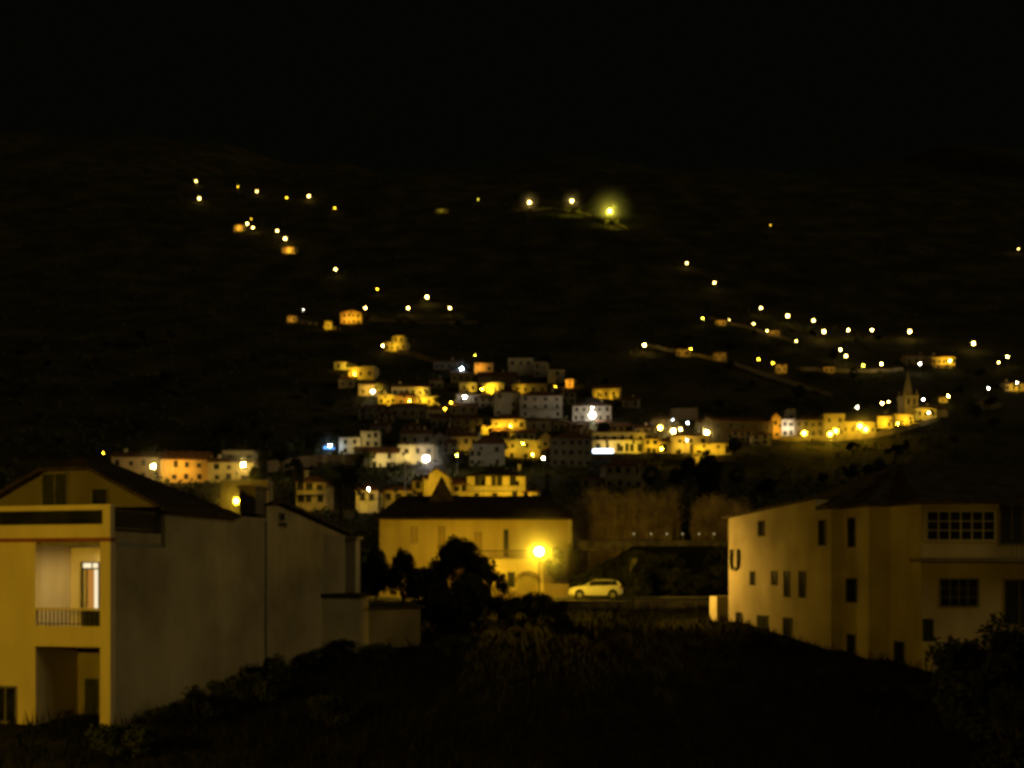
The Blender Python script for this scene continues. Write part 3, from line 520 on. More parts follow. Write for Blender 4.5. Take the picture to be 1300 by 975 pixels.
# strips of cold light
def strip(px0, px1, py0, py1, Y, c, L, label, name, cat):
    a, b = P(px0, py1, Y), P(px1, py0, Y); root = empty(name, (a.x, Y, a.z)); tag(root, label, cat)
    w, h = b.x-a.x, b.z-a.z
    m = MB(); m.box(-.1, w+.1, -.2, 1.2, h+.02, h+.14); m.box(-.1, -.02, -.2, 1.2, -.1, h+.02); m.box(w+.02, w+.1, -.2, 1.2, -.1, h+.02); m.box(-.02, w+.02, .3, 1.2, -.1, h+.02); m.build('canopy_box', M_galv, root)
    m = MB(); m.box(0, w, 0, .28, 0, h); m.build('light_panel', emit(c, L), root)
    for x in (.1, w-.1):
        m = MB(); m.tube((x, .7, ground(a.x+x, Y+.7)-a.z-.3), (x, .7, -.1), .05); m.build('post', M_metal, root)
strip(753, 778, 570.5, 574.5, 312, (.62,.80,1), 12, 'glowing blue white shop canopy under the white terrace', 'lit_canopy', 'canopy')
lamp(419, 565.5, 'b', 'b', 'cold white lamp on top of the blue kiosk canopy', Y=317, I=40)
strip(411, 425, 567, 569.6, 318, (.10,.36,1), 2.6, 'small kiosk canopy glowing blue beside the pale house', 'lit_canopy', 'canopy')

# ------------------------------------------------------------------ vegetation
def leaf_mesh(n, rx, ry, rz, clumps, size, seed, mat, cz=0, fill=.55):
    rd = random.Random(seed); m = MB(); cs = []
    for i in range(clumps):
        while 1:
            v = Vector((rd.uniform(-1,1), rd.uniform(-1,1), rd.uniform(-1,1)))
            if .3 < v.length < 1: break
        cs.append((Vector((v.x*rx*.72, v.y*ry*.72, v.z*rz*.72)), rd.uniform(.22,.42)))
    for i in range(n):
        c, r = rd.choice(cs); d = Vector((rd.gauss(0,1), rd.gauss(0,1), rd.gauss(0,1))).normalized()*(rd.random()**.4)
        p = c+Vector((d.x*rx, d.y*ry, d.z*rz))*r; p.z += cz
        a = Vector((rd.gauss(0,1), rd.gauss(0,1), rd.gauss(0,1))).normalized(); b = a.orthogonal().normalized(); s = size*rd.uniform(.6,1.4)
        m.quad([p-a*s, p-b*s*.45, p+a*s, p+b*s*.45])
    return m.mesh('crown', mat)
def trunk_mesh(h, r, seed, spread=1.0):
    rd = random.Random(seed); m = MB(); m.tube((0,0,-.6), (0,0,h*.55), r, r*.7, 7)
    for i in range(5):
        a = rd.uniform(0, 6.28); q = Vector((math.cos(a)*spread, math.sin(a)*spread, h*rd.uniform(.8,1.15))); m.tube((0,0,h*.45), q, r*.55, r*.15, 5)
    return m.mesh('tree', M_bark)
CROWNS = [leaf_mesh(1500, 2.2, 2.2, 2.0, 14, .2, 11+i, M_leafd, 3.6) for i in range(3)]
LITC = leaf_mesh(1500, 2.2, 2.2, 2.0, 14, .2, 17, mottled('lamplit_leaf_tint', (.05, .055, .02), (.16, .15, .06), 1.0), 3.6)  # paler copy of the leaf, lamplight put into its colour
TRUNKS = [trunk_mesh(3.4, .2, 21+i) for i in range(3)]
def tree(X, Y, sc, label, group=None, k=None, sz=1, mats=None):
    k = random.randrange(3) if k is None else k
    o = link('tree', TRUNKS[k], None, (X, Y, ground(X, Y)), random.uniform(0, 6.28), (sc, sc, sc*sz)); tag(o, label, 'tree', group)
    link('crown', CROWNS[k], o); return o
BUSH = [leaf_mesh(2600, 1.3, 1.3, 1.0, 16, .09, 31+i, M_leafd, .8) for i in range(3)]
_st = MB()
for i in range(7):
    a = i*.9; _st.tube((0,0,-.3), (math.cos(a)*.6, math.sin(a)*.6, 1.1), .035, .012, 5)
STEMS = _st.mesh('bush', M_bark)
DRYB = leaf_mesh(1800, 1.3, 1.3, 1.0, 14, .07, 39, M_cane, .8)
BUSHL = leaf_mesh(2200, 1.3, 1.3, 1.0, 16, .1, 34, M_leaf, .8)
def bush(X, Y, sc, label, group=None, sz=1):
    o = link('bush', STEMS, None, (X, Y, ground(X, Y)), random.uniform(0, 6.28), (sc, sc, sc*sz)); tag(o, label, 'bush', group)
    c = link('foliage', BUSHL if 'bank' in label else random.choice(BUSH), o); return o
# the round dark tree before the yellow house
def tree_px(px, top, Y, w_px, label):
    X = (px-CX)/F*Y; g = ground(X, Y); h = zat(top, Y)-g; w = w_px/F*Y
    k = random.randrange(3); sx = w/4.6; o = link('tree', TRUNKS[k], None, (X, Y, g), 1.0, (sx, sx, h/5.6)); tag(o, label, 'tree'); return o, sx, h
BIG = leaf_mesh(9000, 2.2, 2.2, 2.3, 26, .14, 77, M_leafd, 3.3)
o, sx, h = tree_px(583, 674, 70, 96, 'big round dark tree in front of the yellow hip roofed house'); link('crown', BIG, o)
o, sx, h = tree_px(512, 690, 64, 52, 'ragged dark tree beside the low annex wall'); link('crown', BIG, o)
o, sx, h = tree_px(543, 716, 68, 66, 'low spreading dark tree joining the round tree and the annex trees'); link('crown', BIG, o)
o, sx, h = tree_px(606, 736, 68.5, 40, 'low dark tree under the round one on the lamp side'); link('crown', BIG, o)
o, sx, h = tree_px(478, 688, 72, 44, 'narrow dark tree rising behind the annex'); link('crown', BIG, o)
o, sx, h = tree_px(630, 716, 71, 40, 'small shrubby tree lit from behind near the road lamp'); link('crown', CROWNS[1], o)
o, sx, h = tree_px(706, 692, 87.9, 34, 'dark shaggy tree at the dim corner of the arched yellow house'); link('crown', CROWNS[0], o)
# cypress behind the yellow house
CYP = leaf_mesh(2500, .8, .8, 4.2, 20, .16, 91, M_leafd, 4.6)
X = (692-CX)/F*112; o = link('cypress', TRUNKS[0], None, (X, 112, ground(X,112)), 0, (1,1,2.2)); tag(o, 'tall narrow dark cypress behind the road lamp house', 'tree'); link('crown', CYP, o, None, 0, (1,1,.62))
X = (868-CX)/F*103; o = link('cypress', TRUNKS[1], None, (X, 103, ground(X,103)), 0, (.8,.8,1)); tag(o, 'dark bushy cypress between the two stands of cane', 'tree'); link('crown', CYP, o, None, 0, (1.5,1.5,.62))
# palm
Yp = 150; Xp = (432-CX)/F*Yp; g = ground(Xp, Yp); hp = zat(612, Yp)-g
pal = MB(); 
for i in range(8): pal.tube((.12*math.sin(i*.5), 0, hp*i/8-.3), (.12*math.sin((i+1)*.5), 0, hp*(i+1)/8), .34-.012*i, .30-.012*i, 8)
po = pal.build('palm_tree', M_bark, None); po.location = (Xp, Yp, g); tag(po, 'palm tree with wide drooping dark crown before the brown terrace wall', 'tree')
fr = MB(); rd = random.Random(5)
for i in range(34):
    a = rd.uniform(0, 6.28); up = rd.uniform(.1, 1.2); L_ = rd.uniform(3.6, 4.8); pts = []
    for k in range(8):
        t = k/7; pts.append(Vector((math.cos(a)*L_*t*math.cos(up*(1-t)), math.sin(a)*L_*t*math.cos(up*(1-t)), hp+math.sin(up)*L_*.75*t-1.9*t*t*L_*.5)))
    side = Vector((-math.sin(a), math.cos(a), 0))
    for k in range(7):
        for q in range(3):
            b = pts[k].lerp(pts[k+1], q/3); d = (pts[k+1]-pts[k]).normalized(); l = .85*(1-abs(k/7-.45))
            for sg in (-1, 1): tip = b+side*sg*l+d*.35+Vector((0,0,-.25)); fr.quad([b, b+d*.11, tip])
fo = fr.build('frond', M_leafd, po); 
# hillside trees
grp = 'dark trees scattered over the unlit slopes'
rd = random.Random(3); n = 0
while n < 90:
    px, py = rd.uniform(20, 1290), rd.uniform(425, 660)
    if 420 < px < 935 and py < 600 and rd.random() < .65: continue
    if 500 < px < 690 and py > 590: continue
    if 975 < px < 1215 and 515 < py < 556: continue
    if 135 < px < 335 and 570 < py < 625: continue
    Y = gY(px, py); tree((px-CX)/F*Y, Y, rd.uniform(.7, 1.5), 'dark bushy tree standing on the unlit hillside', grp, sz=rd.uniform(.8,1.2)); n += 1
# trees caught by lamplight
for px, py, sc, lb in ((721,275,1.5,'yellow green shrubby tree under the middle summit lamp'), (735,275,1.2,'second lit shrubby tree under the middle summit lamp'), (783,290,1.6,'lit green tree below the biggest summit lamp'), (771,288,1.2,'smaller lit tree at the foot of the biggest summit lamp'),
        (447,476,1.0,'golden lit tree beside the pale house end'), (482,506,1.1,'lit orange yellow tree behind the white lamp'), (762,508,.5,'low lit shrub at the foot of the yellow house'), (780,510,.5,'second low lit shrub at the foot of the yellow house'),
        (322,622,1.0,'dark tree cutting the corner of the yellow terrace house')):
    Y = gY(px, py); o = tree((px-CX)/F*Y, Y, sc, lb)
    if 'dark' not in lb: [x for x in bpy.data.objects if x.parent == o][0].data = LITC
    I_, tn = (75, 'g') if py < 300 else (26, 'y') if sc >= 1 and px < 500 and py > 470 else (0, 'y')
    if I_: q = o.location; flood((q.x-.8, q.y-6*sc, q.z+2.4*sc), (q.x, q.y, q.z+3.2*sc), I_, tn, 'hooded lamp before the '+lb)
# scrub over the slopes: nobody could count it
sm = MB(); rd = random.Random(9)
for i in range(9000):
    px, Y = rd.uniform(-60, 1360), 108*math.exp(rd.random()**.8*2.25)
    X = (px-CX)/F*Y
    if Y < 118 and px < 740: continue
    g = ground(X, Y); s_ = rd.uniform(.4, 1.3)*(1+Y/900)
    for k in range(7):
        p = Vector((X+rd.gauss(0,s_*.7), Y+rd.gauss(0,s_*.7), g+abs(rd.gauss(0,s_*.5))))
        a = Vector((rd.gauss(0,1), rd.gauss(0,1), rd.gauss(0,1))).normalized()*s_*.55; b = a.orthogonal().normalized()*s_*.3
        sm.quad([p-a, p-b, p+a, p+b])
tag(sm.build('hillside_scrub', M_leaf), 'low dark scrub covering the unlit slopes', 'scrub', kind='stuff')
# cane behind the road
cm = MB(); rd = random.Random(4)
for i in range(2600):
    px = rd.choice([rd.uniform(716, 862), rd.uniform(728, 850), rd.uniform(880, 945)]); Y = rd.uniform(101.5, 106)
    X = (px-CX)/F*Y; g = ground(X, Y); h = max(1.2, zat(rd.uniform(620, 652)+(8 if px > 862 or px < 735 else 0)+5*math.sin(px*.13), Y)-g); lean = Vector((rd.gauss(0,.45), rd.gauss(0,.3), h))
    b = Vector((X, Y, g-.1)); w = Vector((.022, 0, 0)); cm.quad([b-w, b+w, b+lean+w*.3, b+lean-w*.3])
    for k in range(5):
        q = b+lean*rd.uniform(.35,1); a = rd.uniform(0, 6.28); d = Vector((math.cos(a)*.55, math.sin(a)*.3, rd.uniform(-.1,.5))); e = Vector((0,.01,.03)); cm.quad([q-e, q+d*.6+Vector((.0,0,.05)), q+d, q+e])
tag(cm.build('reeds', M_cane), 'tall dry brown cane growing behind the road', 'cane', kind='stuff')
# foreground growth
gm = MB(); rd = random.Random(12)
for i in range(26000):
    Y = 20+56*rd.random()**1.1; px = rd.uniform(-30, 1330); X = (px-CX)/F*Y
    g = ground(X, Y); h = rd.uniform(.15,.6)*(1+.8*max(0, noise.noise(Vector((X/3, Y/3, 0))))); a = rd.uniform(0, 6.28); w = .02+.0006*Y
    b = Vector((X, Y, g-.03)); s_ = Vector((math.cos(a)*w, math.sin(a)*w, 0)); t = b+Vector((rd.gauss(0,.16), rd.gauss(0,.16), h)); gm.quad([b-s_, b+s_, t])
tag(gm.build('grass', M_grass), 'long rough grass on the dark open ground', 'grass', kind='stuff')
gb = 'dark bushes on the unlit ground below the houses'
for px, Y, sc, sz in ((1222,42,1.3,.9),(1255,38,1.7,1.0),(1295,36,1.9,1.1),(1235,34,1.2,.9),(1262,31,1.4,.9),(1180,38,.7,.6),(1120,40,.6,.5),(1300,27,1.4,1.0),(1050,44,.6,.5),(960,52,.6,.6)):
    bush((px-CX)/F*Y, Y, sc, 'dark bush in front of the cream building with stepped side', gb+' by the cream building', sz)
for px, Y, sc, sz in ((560,62,1.6,1.3),(590,64,1.6,1.2),(640,68,1.1,1),(480,50,.9,.6),(680,70,1.1,.9),(580,52,1.0,.8),(250,36,1.0,.8),(330,40,1.0,.8),(160,31,.9,.8),(420,36,.8,.8),(710,66,.9,.8)):
    bush((px-CX)/F*Y, Y, sc, 'dark bush on the rough ground between the party wall and the road', gb+' by the road', sz)

rd = random.Random(8)
for i in range(34):
    px, Y = rd.uniform(738, 925), rd.uniform(88.5, 94.5)
    bush((px-CX)/F*Y, Y, rd.uniform(.8, 1.5), 'dark bush growing on the steep bank behind the white car', 'dark bushes on the steep bank behind the road', rd.uniform(.7, 1.3))
for px, Y, sc, lb in ((641,76.0,1.0,'dry lit brush at the foot of the arched house'),(655,76.2,.8,'second dry lit brush nearer the blazing road lamp'),(668,76.1,.6,'low dry weeds at the blazing lamp post')):
    o = link('bush', STEMS, None, ((px-CX)/F*Y, Y, 3.3), px, (sc, sc, sc)); tag(o, lb, 'bush'); link('foliage', DRYB, o)
# ------------------------------------------------------------------ windows on a wall known in plan
def wall_frame(P0, P1):
    e = Vector((P1[0]-P0[0], P1[1]-P0[1])); e.normalize(); n = Vector((e.y, -e.x))
    if n.dot(Vector((-P0[0], -P0[1]))) < 0: n = -n
    return e, n
def on_wall(P0, P1, px):
    dx, dy = P1[0]-P0[0], P1[1]-P0[1]; k = (px-CX)/F; t = (k*P0[1]-P0[0])/(dx-k*dy); return t*math.hypot(dx, dy), P0[1]+t*dy
def wall_win(root, P0, P1, a, b, c, d, name='window', mats=None, bars=1, t=.07, proud=.05, cross=0):
    e, n = wall_frame(P0, P1); s0, y0 = on_wall(P0, P1, a); s1, y1 = on_wall(P0, P1, b); s0, s1 = sorted((s0, s1)); Y = (y0+y1)/2; z0, z1 = zat(d, Y), zat(c, Y)
    m = MB(); m.obox(P0, e, n, s0, s1, -.05, .012, z0, z1, 1)
    m.obox(P0, e, n, s0-t, s0, -.05, proud, z0-t, z1+t); m.obox(P0, e, n, s1, s1+t, -.05, proud, z0-t, z1+t); m.obox(P0, e, n, s0, s1, -.05, proud, z1, z1+t); m.obox(P0, e, n, s0, s1, -.05, proud+.03, z0-t, z0)
    for i in range(bars): x = s0+(s1-s0)*(i+1)/(bars+1); m.obox(P0, e, n, x-.025, x+.025, .012, .04, z0, z1)
    for i in range(cross): z = z0+(z1-z0)*(i+1)/(cross+1); m.obox(P0, e, n, s0, s1, .012, .03, z-.02, z+.02)
    return m.build(name, mats or [M_frame, M_glass], root, world=True)

# ------------------------------------------------------------------ cream building on the near slope, stepped side
RB = [(12.94,60),(16.2,51),(16.88,51),(17.4,49),(18.45,49),(19.17,47),(32,47),(32,61)]
rb = empty('apartment_building', (20, 53, 1.5)); tag(rb, 'cream three storey building with stepped side wall and dark hip roof, lit on one side', 'building')
m = MB(); EZ = 9.3
s35, y35 = on_wall(RB[0], RB[1], 1035); A35 = (RB[0][0]+(RB[1][0]-RB[0][0])*s35/9.573, y35)
def wallq(a, b, za, zb): m.quad([(a[0],a[1],-1),(b[0],b[1],-1),(b[0],b[1],zb),(a[0],a[1],za)])
wallq(RB[0], A35, 9.15, 9.72); wallq(A35, RB[1], EZ, EZ)
for i in range(1, 7): wallq(RB[i], RB[i+1], EZ, EZ)
wallq(RB[7], RB[0], EZ, 9.15); m.quad([(x, y, EZ-.02) for x, y in RB])
m.quad([(A35[0],A35[1],EZ-.02),(A35[0]+6,A35[1]+2.4,EZ-.02),(A35[0]+6,A35[1]+2.4,9.72),(A35[0],A35[1],9.72)])
m.build('wall', plaster((.52,.44,.35), .6, .3), rb, world=True)
m = MB(); ov = [(15.75,52.4),(15.9,50.6),(16.6,50.6),(17.1,48.6),(18.2,48.6),(18.85,46.5),(32.6,46.5),(32.6,61.5),(15.0,61.5)]; r0, r1 = (21,54.5,11.85), (27,54.5,11.85)
lv = [(x,y,EZ) for x, y in ov]
for a, b in zip(lv, lv[1:]+lv[:1]): m.quad([(a[0],a[1],a[2]-.16),(b[0],b[1],b[2]-.16),b,a])
for i in range(5): m.quad([lv[i], lv[i+1], r0])
m.quad([lv[5], lv[6], r1, r0]); m.quad([lv[6], lv[7], r1]); m.quad([lv[7], lv[8], r0, r1]); m.quad([lv[8], lv[0], r0]); m.quad([(x,y,z-.16) for x,y,z in lv][::-1])
M_roofw = tile('weathered_tiles', (.035, .028, .02), (.075, .06, .044))
rr = m.build('roof', M_roofw, rb, world=True)
m = MB(); q0, q1 = Vector((12.6,60.5,9.13)), Vector((A35[0]-.25,A35[1],9.72)); sl = Vector((6,2.4,.35))
m.hull8([q0, q1, q1+sl, q0+sl, q0+Vector((0,0,.14)), q1+Vector((0,0,.14)), q1+sl+Vector((0,0,.14)), q0+sl+Vector((0,0,.14))]); m.build('lean_to_roof', M_roofw, rb, world=True)
A, B, C, Fr = (RB[0],RB[1]), (RB[2],RB[3]), (RB[4],RB[5]), (RB[5],RB[6])
for w, r in ((A,(963,970,662,680)),(A,(1040,1048,661,692)),(B,(1077,1086,658,694)),(A,(953,958,726,742)),(A,(980,986,726,742)),(A,(996,1002,726,757)),(A,(1015,1022,726,758)),(B,(1075,1088,735,764)),
             (A,(935,942,778,794)),(B,(1076,1086,806,828)),(C,(1136,1148,815,840))):
    wall_win(rb, *w, *r, bars=0, t=.05)
for r in ((962,975,782,802),(995,1005,785,806)): wall_win(rb, *A, *r, name='door', mats=[M_frame, M_shut], bars=0, t=.05)
# dark pipe loop shaped like a U on the far end of the side wall
e, n = wall_frame(*A); s0, y0 = on_wall(*A, 928); s1, y1 = on_wall(*A, 940); m = MB(); zt, zb = zat(698, 59.3), zat(723, 59.3)
pts = [(s0+.14, zt)]+[( (s0+s1)/2-(s1-s0-.28)/2*math.cos(math.pi*i/8), zb+.32-.32*math.sin(math.pi*i/8)) for i in range(9)]+[(s1-.14, zt)]
W_ = lambda s_, z: (A[0][0]+e.x*s_+n.x*.1, A[0][1]+e.y*s_+n.y*.1, z)
for a, b in zip(pts, pts[1:]): m.tube(W_(*a), W_(*b), .095, .095, 8)
m.build('letter_sign', M_metal, rb, world=True)
wall_win(rb, *Fr, 1177, 1262, 650, 685, bars=5, t=.1, cross=2, mats=[plaster((.5,.44,.34)), M_glass]); wall_win(rb, *Fr, 1194, 1240, 736, 769, bars=3, cross=2)
wall_win(rb, *Fr, 1270, 1312, 641, 690, name='door', mats=[M_frame, M_shut], bars=2); wall_win(rb, *Fr, 1276, 1312, 737, 792, name='door', mats=[M_frame, M_shut], bars=1)
wall_win(rb, *Fr, 1171.5, 1184, 786, 814, name='door', mats=[M_frame, M_shut], bars=0, t=.03)
e, n = wall_frame(*Fr); m = MB(); zc = zat(711, 46.4); m.obox(Fr[0], e, n, -.6, 12, .003, 1.35, zc-.1, zc+.1); m.build('canopy', plaster((.2,.17,.13)), rb, world=True)
m = MB(); zr = zat(690, 46); m.obox(Fr[0], e, n, 3.6, 12, 1.24, 1.3, zc+1.0, zc+1.06)
for i in range(40): m.obox(Fr[0], e, n, 3.6+i*.21, 3.625+i*.21, 1.255, 1.28, zc+.1, zc+1.0)
m.build('railing', M_metal, rb, world=True)
m = MB(); m.obox(Fr[0], e, n, .003, 1.0, .003, 1.2, -.5, zat(815, 46.5)); m.obox(Fr[0], e, n, 1.0, 1.4, .003, 1.2, -.5, zat(832, 46.5)); m.build('steps', plaster(PALE), rb, world=True)
m = MB(); m.obox((12.7,61.0), (.94,.34), (-.34,.94), -.5, .7, -.3, .5, 1.5, zat(757, 60.6)); tag(m.build('garden_wall', plaster((.5,.44,.34))), 'short pale wall end at the far corner of the cream building', 'wall')
flood((7.6, 60.4, 6.3), (13.2, 62.0, 5.4), 54, 'a', 'added tall hooded road lamp whose light falls on the cream building', None)  # added lamp without a known source, brightens the stepped side wall

# ------------------------------------------------------------------ big house with loggia and its party wall
C0 = Vector((-14.0, 35.0)); LU = Vector((-.9713, .2379)); BK = Vector((.2379, .9713))
lh = empty('town_house', (-14, 35, .5)); tag(lh, 'tall yellow house with open loggia, roof terrace and one brightly lit door', 'house')
def lb_(m, u0, u1, d0, d1, z0, z1, mi=0): m.obox(C0, LU, BK, u0, u1, d0, d1, z0, z1, mi)
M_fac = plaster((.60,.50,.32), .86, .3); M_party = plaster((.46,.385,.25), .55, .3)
m = MB()
lb_(m, 3.04, 12, 0, .3, -1, 7.03); lb_(m, 0, .41, 0, .3, -1, 7.03); lb_(m, .41, 3.04, 0, .3, 3.33, 4.06); lb_(m, .41, 3.04, 0, .12, 4.61, 4.70)
lb_(m, 0, 12, 0, .25, 7.17, 7.64); lb_(m, 0, 12, 0, .25, 8.14, 8.33); lb_(m, 0, .31, .001, .249, 7.64, 8.14); lb_(m, 5.5, 5.8, .001, .249, 7.64, 8.14)
m.build('facade', M_fac, lh, world=True)
m = MB(); lb_(m, .41, 3.04, 1.9, 2.1, 3.95, 6.9); lb_(m, 3.04, 3.2, .3, 2.3, -1, 6.9); lb_(m, .27, .41, .3, 2.1, 3.95, 6.9); m.build('loggia_wall', plaster((.62,.54,.40), .9, .3), lh, world=True)
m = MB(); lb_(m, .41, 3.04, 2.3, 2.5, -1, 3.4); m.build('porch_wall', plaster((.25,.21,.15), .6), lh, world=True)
m = MB(); lb_(m, .0, 12, .3, 3.1, 6.9, 7.03); m.build('terrace_floor', M_pave, lh, world=True)
m = MB(); lb_(m, .41, 3.04, .3, 2.3, 3.4, 3.95); m.build('loggia_floor', M_pave, lh, world=True)
m = MB(); lb_(m, -.04, 12, -.05, .25, 7.03, 7.17); m.build('band', M_maroon, lh, world=True)
m = MB(); lb_(m, .45, 3.0, .05, .08, 4.12, 4.15)
for i in range(16): u = .50+i*.165; lb_(m, u, u+.03, .05, .08, 4.06, 4.61)
m.build('railing', M_metal, lh, world=True)
m = MB(); lb_(m, .41, 1.15, .12, .16, 4.06, 4.6); m.build('railing_panel', M_shut, lh, world=True)
# party wall, gable and roof
def pt(u, d, z): q = C0+LU*u+BK*d; return (q.x, q.y, z)
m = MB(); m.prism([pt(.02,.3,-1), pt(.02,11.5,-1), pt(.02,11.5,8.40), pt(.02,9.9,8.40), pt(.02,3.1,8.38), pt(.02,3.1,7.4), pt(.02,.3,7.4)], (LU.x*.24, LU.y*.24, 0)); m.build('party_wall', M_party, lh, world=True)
m = MB(); lb_(m, .05, .09, .35, 3.05, 8.14, 8.19); lb_(m, .05, .09, .35, 3.05, 7.5, 7.54)
for i in range(28): d = .4+i*.096; lb_(m, .055, .085, d, d+.025, 7.4, 8.14)
m.build('side_railing', M_metal, lh, world=True)
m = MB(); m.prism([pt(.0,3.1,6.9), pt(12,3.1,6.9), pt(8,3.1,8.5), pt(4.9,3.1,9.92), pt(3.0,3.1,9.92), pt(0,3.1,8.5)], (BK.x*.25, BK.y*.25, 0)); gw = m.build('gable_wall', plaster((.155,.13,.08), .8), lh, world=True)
m = MB(); lb_(m, .32, 5.48, .1, .13, 7.65, 8.13); lb_(m, 5.82, 12, .1, .13, 7.65, 8.13); m.build('parapet_shade_panel', M_glass, lh, world=True)  # dark panel stands in for the shade behind the parapet opening
G0, G1 = pt(0,3.1,0)[:2], pt(12,3.1,0)[:2]
wall_win(lh, G0, G1, 55, 85, 602, 645, name='door', mats=[M_frame, M_shut], bars=1); wall_win(lh, G0, G1, 118, 136, 621, 648, bars=0)
m = MB(); ez, rz = 8.42, 10.55; e1, e2, e3, e4 = pt(-.3,2.7,ez), pt(-.3,8.6,ez), pt(8.4,8.6,ez), pt(8.4,2.7,ez); h1, h2 = pt(2.9,2.7,10.0), pt(5.1,2.7,10.0); k1, k2 = pt(4,3.9,rz), pt(4,5.2,rz)
m.quad([e1,e2,k2,k1,h1]); m.quad([e2,e3,k2]); m.quad([e3,e4,h2,k1,k2]); m.quad([h1,k1,h2]); dn = Vector((0,0,-.16)); 
m.quad([Vector(e1)+dn,Vector(e2)+dn,e2,e1]); m.quad([Vector(e2)+dn,Vector(e3)+dn,e3,e2]); m.quad([Vector(e1)+dn,e1,h1,Vector(h1)+dn]); m.quad([Vector(h1)+dn,h1,h2,Vector(h2)+dn]); m.quad([Vector(h2)+dn,h2,e4,Vector(e4)+dn])
m.quad([Vector(p_)+dn for p_ in (e1,h1,k1,k2,e2)]); m.quad([Vector(p_)+dn for p_ in (e4,e3,k2,k1,h2)]); m.quad([Vector(p_)+dn for p_ in (h1,h2,k1)])
m.build('roof', M_roofd, lh, world=True)
# lit glazed door in the loggia
Bk0, Bk1 = pt(0,1.9,0)[:2], pt(5,1.9,0)[:2]
d = MB(); s0, y0 = on_wall(Bk0, Bk1, 127.5); s1, y1 = on_wall(Bk0, Bk1, 104); 
def bx(m, a, b, z0, z1, o0, o1, mi=0): m.obox(C0, LU, BK, a, b, 1.9-o1, 1.9-o0, z0, z1, mi)
wd = s1-s0; zt, zb, zm = zat(713, 37), 3.95, zat(722, 37)
for a, b, z0, z1 in ((s0, s0+.05, zb, zt), (s1-.08, s1, zb, zt), (s0+.05, s1-.08, zt-.05, zt), (s0+.05, s1-.08, zm-.03, zm+.03), (s0+.30, s0+.33, zm+.03, zt-.05), (s0+.52, s0+.55, zb, zm-.03)): bx(d, a, b, z0, z1, .0, .07)
dr = d.build('glazed_door', M_metal, lh, world=True)
d = MB(); bx(d, s0+.07, s0+.24, zb, zm-.03, .005, .03); d.build('bright_pane', emit((1,.84,.52), 1.05), dr).location = (0,0,0)
d2 = MB(); bx(d2, s0+.24, s0+.52, zb, zm-.03, .005, .03); d2.build('curtain_pane', emit((1,.42,.06), .42), dr)
d3 = MB(); bx(d3, s0+.05, s0+.30, zm+.03, zt-.05, .005, .03); bx(d3, s0+.33, s1-.08, zm+.03, zt-.05, .005, .03); d3.build('fanlight', emit((1,.82,.5), 1.1), dr)
for ob in [x for x in bpy.data.objects if x.parent == dr]:
    for v in ob.data.vertices: v.co -= lh.location
d = MB(); q = pt(.95, 1.0, 6.88); d.tube((q[0],q[1],6.78), (q[0],q[1],6.9), .17, .17, 16); lo = d.build('ceiling_lamp', M_metal, lh, world=True)
d = MB(); d.quad([(q[0]+.15*math.cos(i*.5236), q[1]-.15*math.sin(i*.5236), 6.776) for i in range(12)]); le = d.build('lamp_glass', emit((1,.70,.22), 270), lo)
for v in le.data.vertices: v.co -= lh.location
wall_win(lh, pt(3.04,0,0)[:2], pt(12,0,0)[:2], -5, 20, 873, 915, bars=1)
wall_win(lh, pt(0,2.3,0)[:2], pt(5,2.3,0)[:2], 109, 126, 862, 926, name='door', mats=[M_frame, M_shut], bars=0)
m = MB(); a_, b_2 = pt(-.06,11.35,1.0), pt(-.06,11.35,8.3); m.tube(a_, b_2, .05, .05, 8); m.build('downpipe', M_galv, lh, world=True)
for i in range(15):
    d_ = 1.5+i*1.25; q = C0+LU*(-rd.uniform(.5,1.1))+BK*d_; bush(q.x, q.y, rd.uniform(.35,.75), 'dark weeds growing along the foot of the party wall', 'dark weeds along the foot of the party wall', rd.uniform(.6,1.1))
# neighbour whose blank side carries on the party wall
nb = empty('terrace_house', tuple(pt(0,16,.8))); tag(nb, 'blank walled house with chimney carrying on the dark party wall', 'house')
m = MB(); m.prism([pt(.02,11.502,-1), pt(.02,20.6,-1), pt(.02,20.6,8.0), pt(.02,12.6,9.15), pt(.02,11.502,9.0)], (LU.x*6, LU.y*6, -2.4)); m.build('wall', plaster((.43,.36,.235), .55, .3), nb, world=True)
m = MB(); a = [Vector(pt(-.25,11.6,9.1)), Vector(pt(-.25,12.6,9.2)), Vector(pt(-.25,21.1,7.98))]; up = Vector((0,0,.16)); bk = Vector((LU.x*6.6, LU.y*6.6, -2.6))
m.prism([a[0], a[1], a[2], a[2]+up, a[1]+up, a[0]+up], bk); nr = m.build('roof', M_roofd, nb, world=True)
m = MB(); lb_(m, .2, 1.0, 10.8, 11.9, 8.6, 9.75); lb_(m, .12, 1.08, 10.7, 12.0, 9.75, 9.9); m.build('chimney', plaster((.2,.16,.12)), nb, world=True)
for r in ((354,360,652,660),(354,363,664,668)): wall_win(nb, pt(.02,11.5,0)[:2], pt(.02,20.6,0)[:2], *r, bars=0, t=.03)
m = MB(); lb_(m, -.55, .0, 20.62, 21.3, 2, 8.0-.25); lb_(m, -.7, .0, 20.5, 21.4, 7.75, 7.9); m.build('corner_pillar', plaster((.5,.43,.32)), nb, world=True)
an = empty('annex', (-7.5, 54, 1.5)); tag(an, 'low flat annex with blank wall stepping down from the party wall', 'annex')
m = MB(); a0, a1, a2 = (-9.87,52.0), (-7.6,53.2), (-5.05,55.4)
def solid(m, pts, z0, z1): m.prism([(x, y, z0) for x, y in pts], (0,0,z1-z0))
solid(m, [a0, a1, (-9.2,56.2), (-11,54.6)], -1, 4.66); m.build('wall', M_party, an, world=True)
